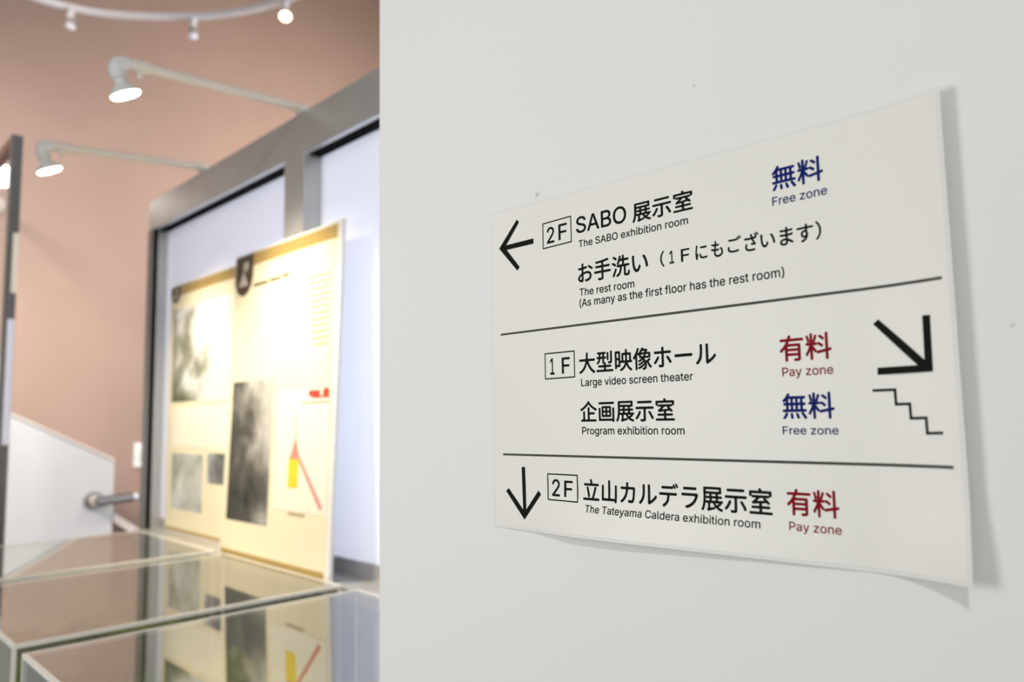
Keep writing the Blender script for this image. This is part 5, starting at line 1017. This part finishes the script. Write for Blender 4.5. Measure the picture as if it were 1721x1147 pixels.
TEXTS = [
    ('SABO', -0.4394, -0.3843, 0.1592, 0.1741, -0.0063, 'ink'),
    ('展示室', -0.378, -0.3203, 0.1567, 0.1735, -0.0062, 'ink'),
    ('The SABO exhibition room', -0.437, -0.3253, 0.1465, 0.1528, -0.005, 'ink'),
    ('お手洗い', -0.4385, -0.364, 0.1147, 0.1328, -0.0029, 'ink'),
    ('（', -0.3522, -0.3483, 0.1164, 0.1292, -0.0029, 'ink'),
    ('1', -0.3436, -0.3391, 0.1177, 0.128, -0.0029, 'ink'),
    ('F', -0.3329, -0.325, 0.1175, 0.1275, -0.0028, 'ink'),
    ('に', -0.3199, -0.3096, 0.1168, 0.128, -0.0028, 'ink'),
    ('も', -0.3063, -0.2963, 0.1163, 0.1287, -0.0028, 'ink'),
    ('ご', -0.2924, -0.2813, 0.1175, 0.1295, -0.0029, 'ink'),
    ('ざ', -0.2787, -0.2676, 0.1162, 0.1296, -0.0029, 'ink'),
    ('い', -0.2662, -0.255, 0.117, 0.1267, -0.0028, 'ink'),
    ('ま', -0.2516, -0.2418, 0.1158, 0.1288, -0.0028, 'ink'),
    ('す', -0.2392, -0.2275, 0.1157, 0.1283, -0.0028, 'ink'),
    ('）', -0.2259, -0.222, 0.1158, 0.1285, -0.0028, 'ink'),
    ('The rest room', -0.4373, -0.3783, 0.1039, 0.1104, -0.0016, 'ink'),
    ('(As many as the first floor has the rest room)', -0.4376, -0.2496, 0.0931, 0.1015, -0.0008, 'ink'),
    ('2', -0.4748, -0.4655, 0.1566, 0.1717, -0.0061, 'ink'),
    ('F', -0.4605, -0.4501, 0.1573, 0.1719, -0.0062, 'ink'),
    ('無料', -0.2552, -0.2185, 0.1556, 0.1734, -0.0062, 'navy'),
    ('Free zone', -0.2558, -0.2165, 0.1454, 0.1516, -0.0049, 'navy_thin'),
    ('1', -0.4742, -0.4689, 0.0374, 0.0523, 0.0009, 'ink'),
    ('F', -0.4601, -0.4504, 0.0376, 0.052, 0.0009, 'ink'),
    ('大型映像ホール', -0.4398, -0.3059, 0.0362, 0.0544, 0.0009, 'ink'),
    ('Large video screen theater', -0.4381, -0.3263, 0.0257, 0.0322, 0.0012, 'ink'),
    ('企画展示室', -0.4398, -0.3439, -0.005, 0.013, 0.0018, 'ink'),
    ('Program exhibition room', -0.4383, -0.3357, -0.0152, -0.0088, 0.0021, 'ink'),
    ('有料', -0.2559, -0.2195, 0.035, 0.0532, 0.0009, 'red'),
    ('Pay zone', -0.2548, -0.2193, 0.025, 0.0312, 0.0013, 'red_thin'),
    ('無料', -0.2559, -0.2199, -0.0043, 0.0135, 0.0018, 'navy'),
    ('Free zone', -0.2567, -0.2181, -0.0146, -0.009, 0.0021, 'navy_thin'),
    ('2', -0.4748, -0.4654, -0.0694, -0.0545, 0.0032, 'ink'),
    ('F', -0.4604, -0.4505, -0.0694, -0.0552, 0.0032, 'ink'),
    ('立山カルデラ展示室', -0.4385, -0.2669, -0.0709, -0.0522, 0.0032, 'ink'),
    ('The Tateyama Caldera exhibition room', -0.4355, -0.2763, -0.0801, -0.074, 0.0035, 'ink'),
    ('有料', -0.2563, -0.2205, -0.0689, -0.0509, 0.0031, 'red'),
    ('Pay zone', -0.2552, -0.2197, -0.0789, -0.073, 0.0035, 'red_thin'),
]
MARKS = [
    ('arrow_left', [(-0.5386, 0.1631), (-0.5135, 0.1872), (-0.5105, 0.1839), (-0.5285, 0.1649), (-0.4919, 0.165), (-0.492, 0.16), (-0.5278, 0.1601), (-0.5106, 0.1409), (-0.514, 0.138)]),
    ('box', [(-0.4796, 0.1761), (-0.4454, 0.1766), (-0.4452, 0.1537), (-0.4797, 0.1531)]),
    ('box', [(-0.4802, 0.0567), (-0.4452, 0.0567), (-0.4453, 0.0342), (-0.4803, 0.034)]),
    ('box', [(-0.48, -0.0503), (-0.4452, -0.0502), (-0.4445, -0.0727), (-0.4795, -0.0726)]),
    ('arrow_down_right', [(-0.1617, 0.0573), (-0.157, 0.0571), (-0.1575, 0.0231), (-0.1912, 0.0229), (-0.1911, 0.0274), (-0.1665, 0.0275), (-0.1921, 0.0553), (-0.1887, 0.0579), (-0.1621, 0.0305)]),
    ('stair', [(-0.195, 0.0132), (-0.1811, 0.0132), (-0.181, 0.0042), (-0.1727, 0.0043), (-0.1725, -0.0045), (-0.1635, -0.0043), (-0.1634, -0.0135), (-0.1542, -0.0132)]),
    ('arrow_down', [(-0.5128, -0.0453), (-0.5084, -0.0452), (-0.5073, -0.0834), (-0.4917, -0.0655), (-0.4884, -0.0689), (-0.5095, -0.0927), (-0.5341, -0.0682), (-0.5303, -0.0655), (-0.5114, -0.0837)]),
    ('line', [(-0.5382, 0.0792), (-0.1486, 0.0782)]),
    ('line', [(-0.5374, -0.0344), (-0.1497, -0.033)]),
]


def glyph_loops(ch):
    adv, loops = GLYPHS[ch]
    return adv, [[(l[k] / 1000, l[k + 1] / 1000) for k in range(0, len(l), 2)] for l in loops]


def filled(loops):
    """Fill closed outlines (holes included) and return verts, faces."""
    cu = bpy.data.curves.new('outline', 'CURVE')
    cu.dimensions = '2D'
    cu.fill_mode = 'BOTH'
    for l in loops:
        sp = cu.splines.new('POLY')
        sp.points.add(len(l) - 1)
        for pt, (x, y) in zip(sp.points, l):
            pt.co = (x, y, 0, 1)
        sp.use_cyclic_u = True
    o = bpy.data.objects.new('outline', cu)
    me = o.to_mesh()
    vs = [tuple(v.co) for v in me.vertices]
    fs = [tuple(p.vertices) for p in me.polygons]
    o.to_mesh_clear()
    bpy.data.objects.remove(o)
    bpy.data.curves.remove(cu)
    return vs, fs


def print_on_sheet(name, loops, m, off=0.00035):
    """Outlines in sheet coordinates (metres) become a print lying on the curled sheet."""
    K = 1000.0
    vs, fs = filled([[((x + 0.345) * K, z * K) for x, z in l] for l in loops])
    bm = bmesh.new()
    bv = [bm.verts.new(on_sheet(x / K - 0.345, z / K, off)) for x, z, _ in vs]
    for f in fs:
        try:
            bm.faces.new([bv[i] for i in f])
        except ValueError:
            pass
    bmesh.ops.remove_doubles(bm, verts=bm.verts, dist=1e-7)
    o = obj(name, bm, m, sign)
    return o


def lettering(text, x0, x1, z0, z1, slope, col):
    pen = 0
    loops = []
    for ch in text:
        adv, ls = glyph_loops(ch)
        loops += [[(px + pen, pz) for px, pz in l] for l in ls]
        pen += adv
    xs = [p[0] for l in loops for p in l]
    zs = [p[1] for l in loops for p in l]
    a, b = min(xs), max(xs)
    c, d = min(zs), max(zs)
    if text[0] in '(TLPF' and len(text) > 4:      # measured cap height, descenders hang lower
        cap = [p[1] for l in glyph_loops('T')[1] for p in l]
        c, d = min(cap), max(cap)
        if text[0] == '(':
            par = [p[1] for l in glyph_loops('(')[1] for p in l]
            c, d = min(par), max(par)
    out = []
    for l in loops:
        q = []
        for px, pz in l:
            x = x0 + (px - a) / (b - a) * (x1 - x0)
            z = z0 + (pz - c) / (d - c) * (z1 - z0) + slope * (x - (x0 + x1) / 2)
            q.append((x, z))
        out.append(q)
    key = col.split('_')[0]
    o = print_on_sheet('lettering', out, M[key])
    o['label'] = {'ink': 'black', 'navy': 'navy blue', 'red': 'crimson'}[key] + ' lettering reading ' + text
    return o


for row in TEXTS:
    lettering(*row)


def offset_poly(pts, d):
    """Mitred offset of an open polyline to a closed ribbon of half width d."""
    n = len(pts)
    L, R = [], []
    for i in range(n):
        p = Vector(pts[i])
        t1 = (p - Vector(pts[i - 1])).normalized() if i else None
        t2 = (Vector(pts[i + 1]) - p).normalized() if i < n - 1 else None
        t1 = t1 or t2
        t2 = t2 or t1
        n1 = Vector((-t1.y, t1.x))
        n2 = Vector((-t2.y, t2.x))
        mvec = (n1 + n2)
        mvec = mvec / mvec.length_squared * 2
        L.append(tuple(p + mvec * d))
        R.append(tuple(p - mvec * d))
    return L + R[::-1]


def shrink_box(q, d):
    cx = sum(p[0] for p in q) / 4
    cz = sum(p[1] for p in q) / 4
    return [(x + (d if x < cx else -d), z + (d if z < cz else -d)) for x, z in q]


for kind, pts in MARKS:
    if kind.startswith('arrow'):
        o = print_on_sheet('arrow', [pts], M['ink'])
        o['label'] = {'arrow_left': 'black arrow pointing left', 'arrow_down': 'black arrow pointing down',
                      'arrow_down_right': 'heavy black arrow pointing down to the right'}[kind]
    elif kind == 'box':
        print_on_sheet('floor_box', [shrink_box(pts, -0.00055), shrink_box(pts, 0.00055)], M['ink'])
    elif kind == 'stair':
        o = print_on_sheet('stair_symbol', [offset_poly(pts, 0.00085)], M['ink'])
        o['label'] = 'black zigzag line of descending steps'
    elif kind == 'line':
        (xa, za), (xb, zb) = pts
        n = 48
        bm = bmesh.new()
        top = [bm.verts.new(on_sheet(xa + (xb - xa) * k / n, za + (zb - za) * k / n + 0.00095, 0.00035)) for k in range(n + 1)]
        bot = [bm.verts.new(on_sheet(xa + (xb - xa) * k / n, za + (zb - za) * k / n - 0.00095, 0.00035)) for k in range(n + 1)]
        for k in range(n):
            bm.faces.new((bot[k], bot[k + 1], top[k + 1], top[k]))
        obj('divider_line', bm, M['line'], sign)
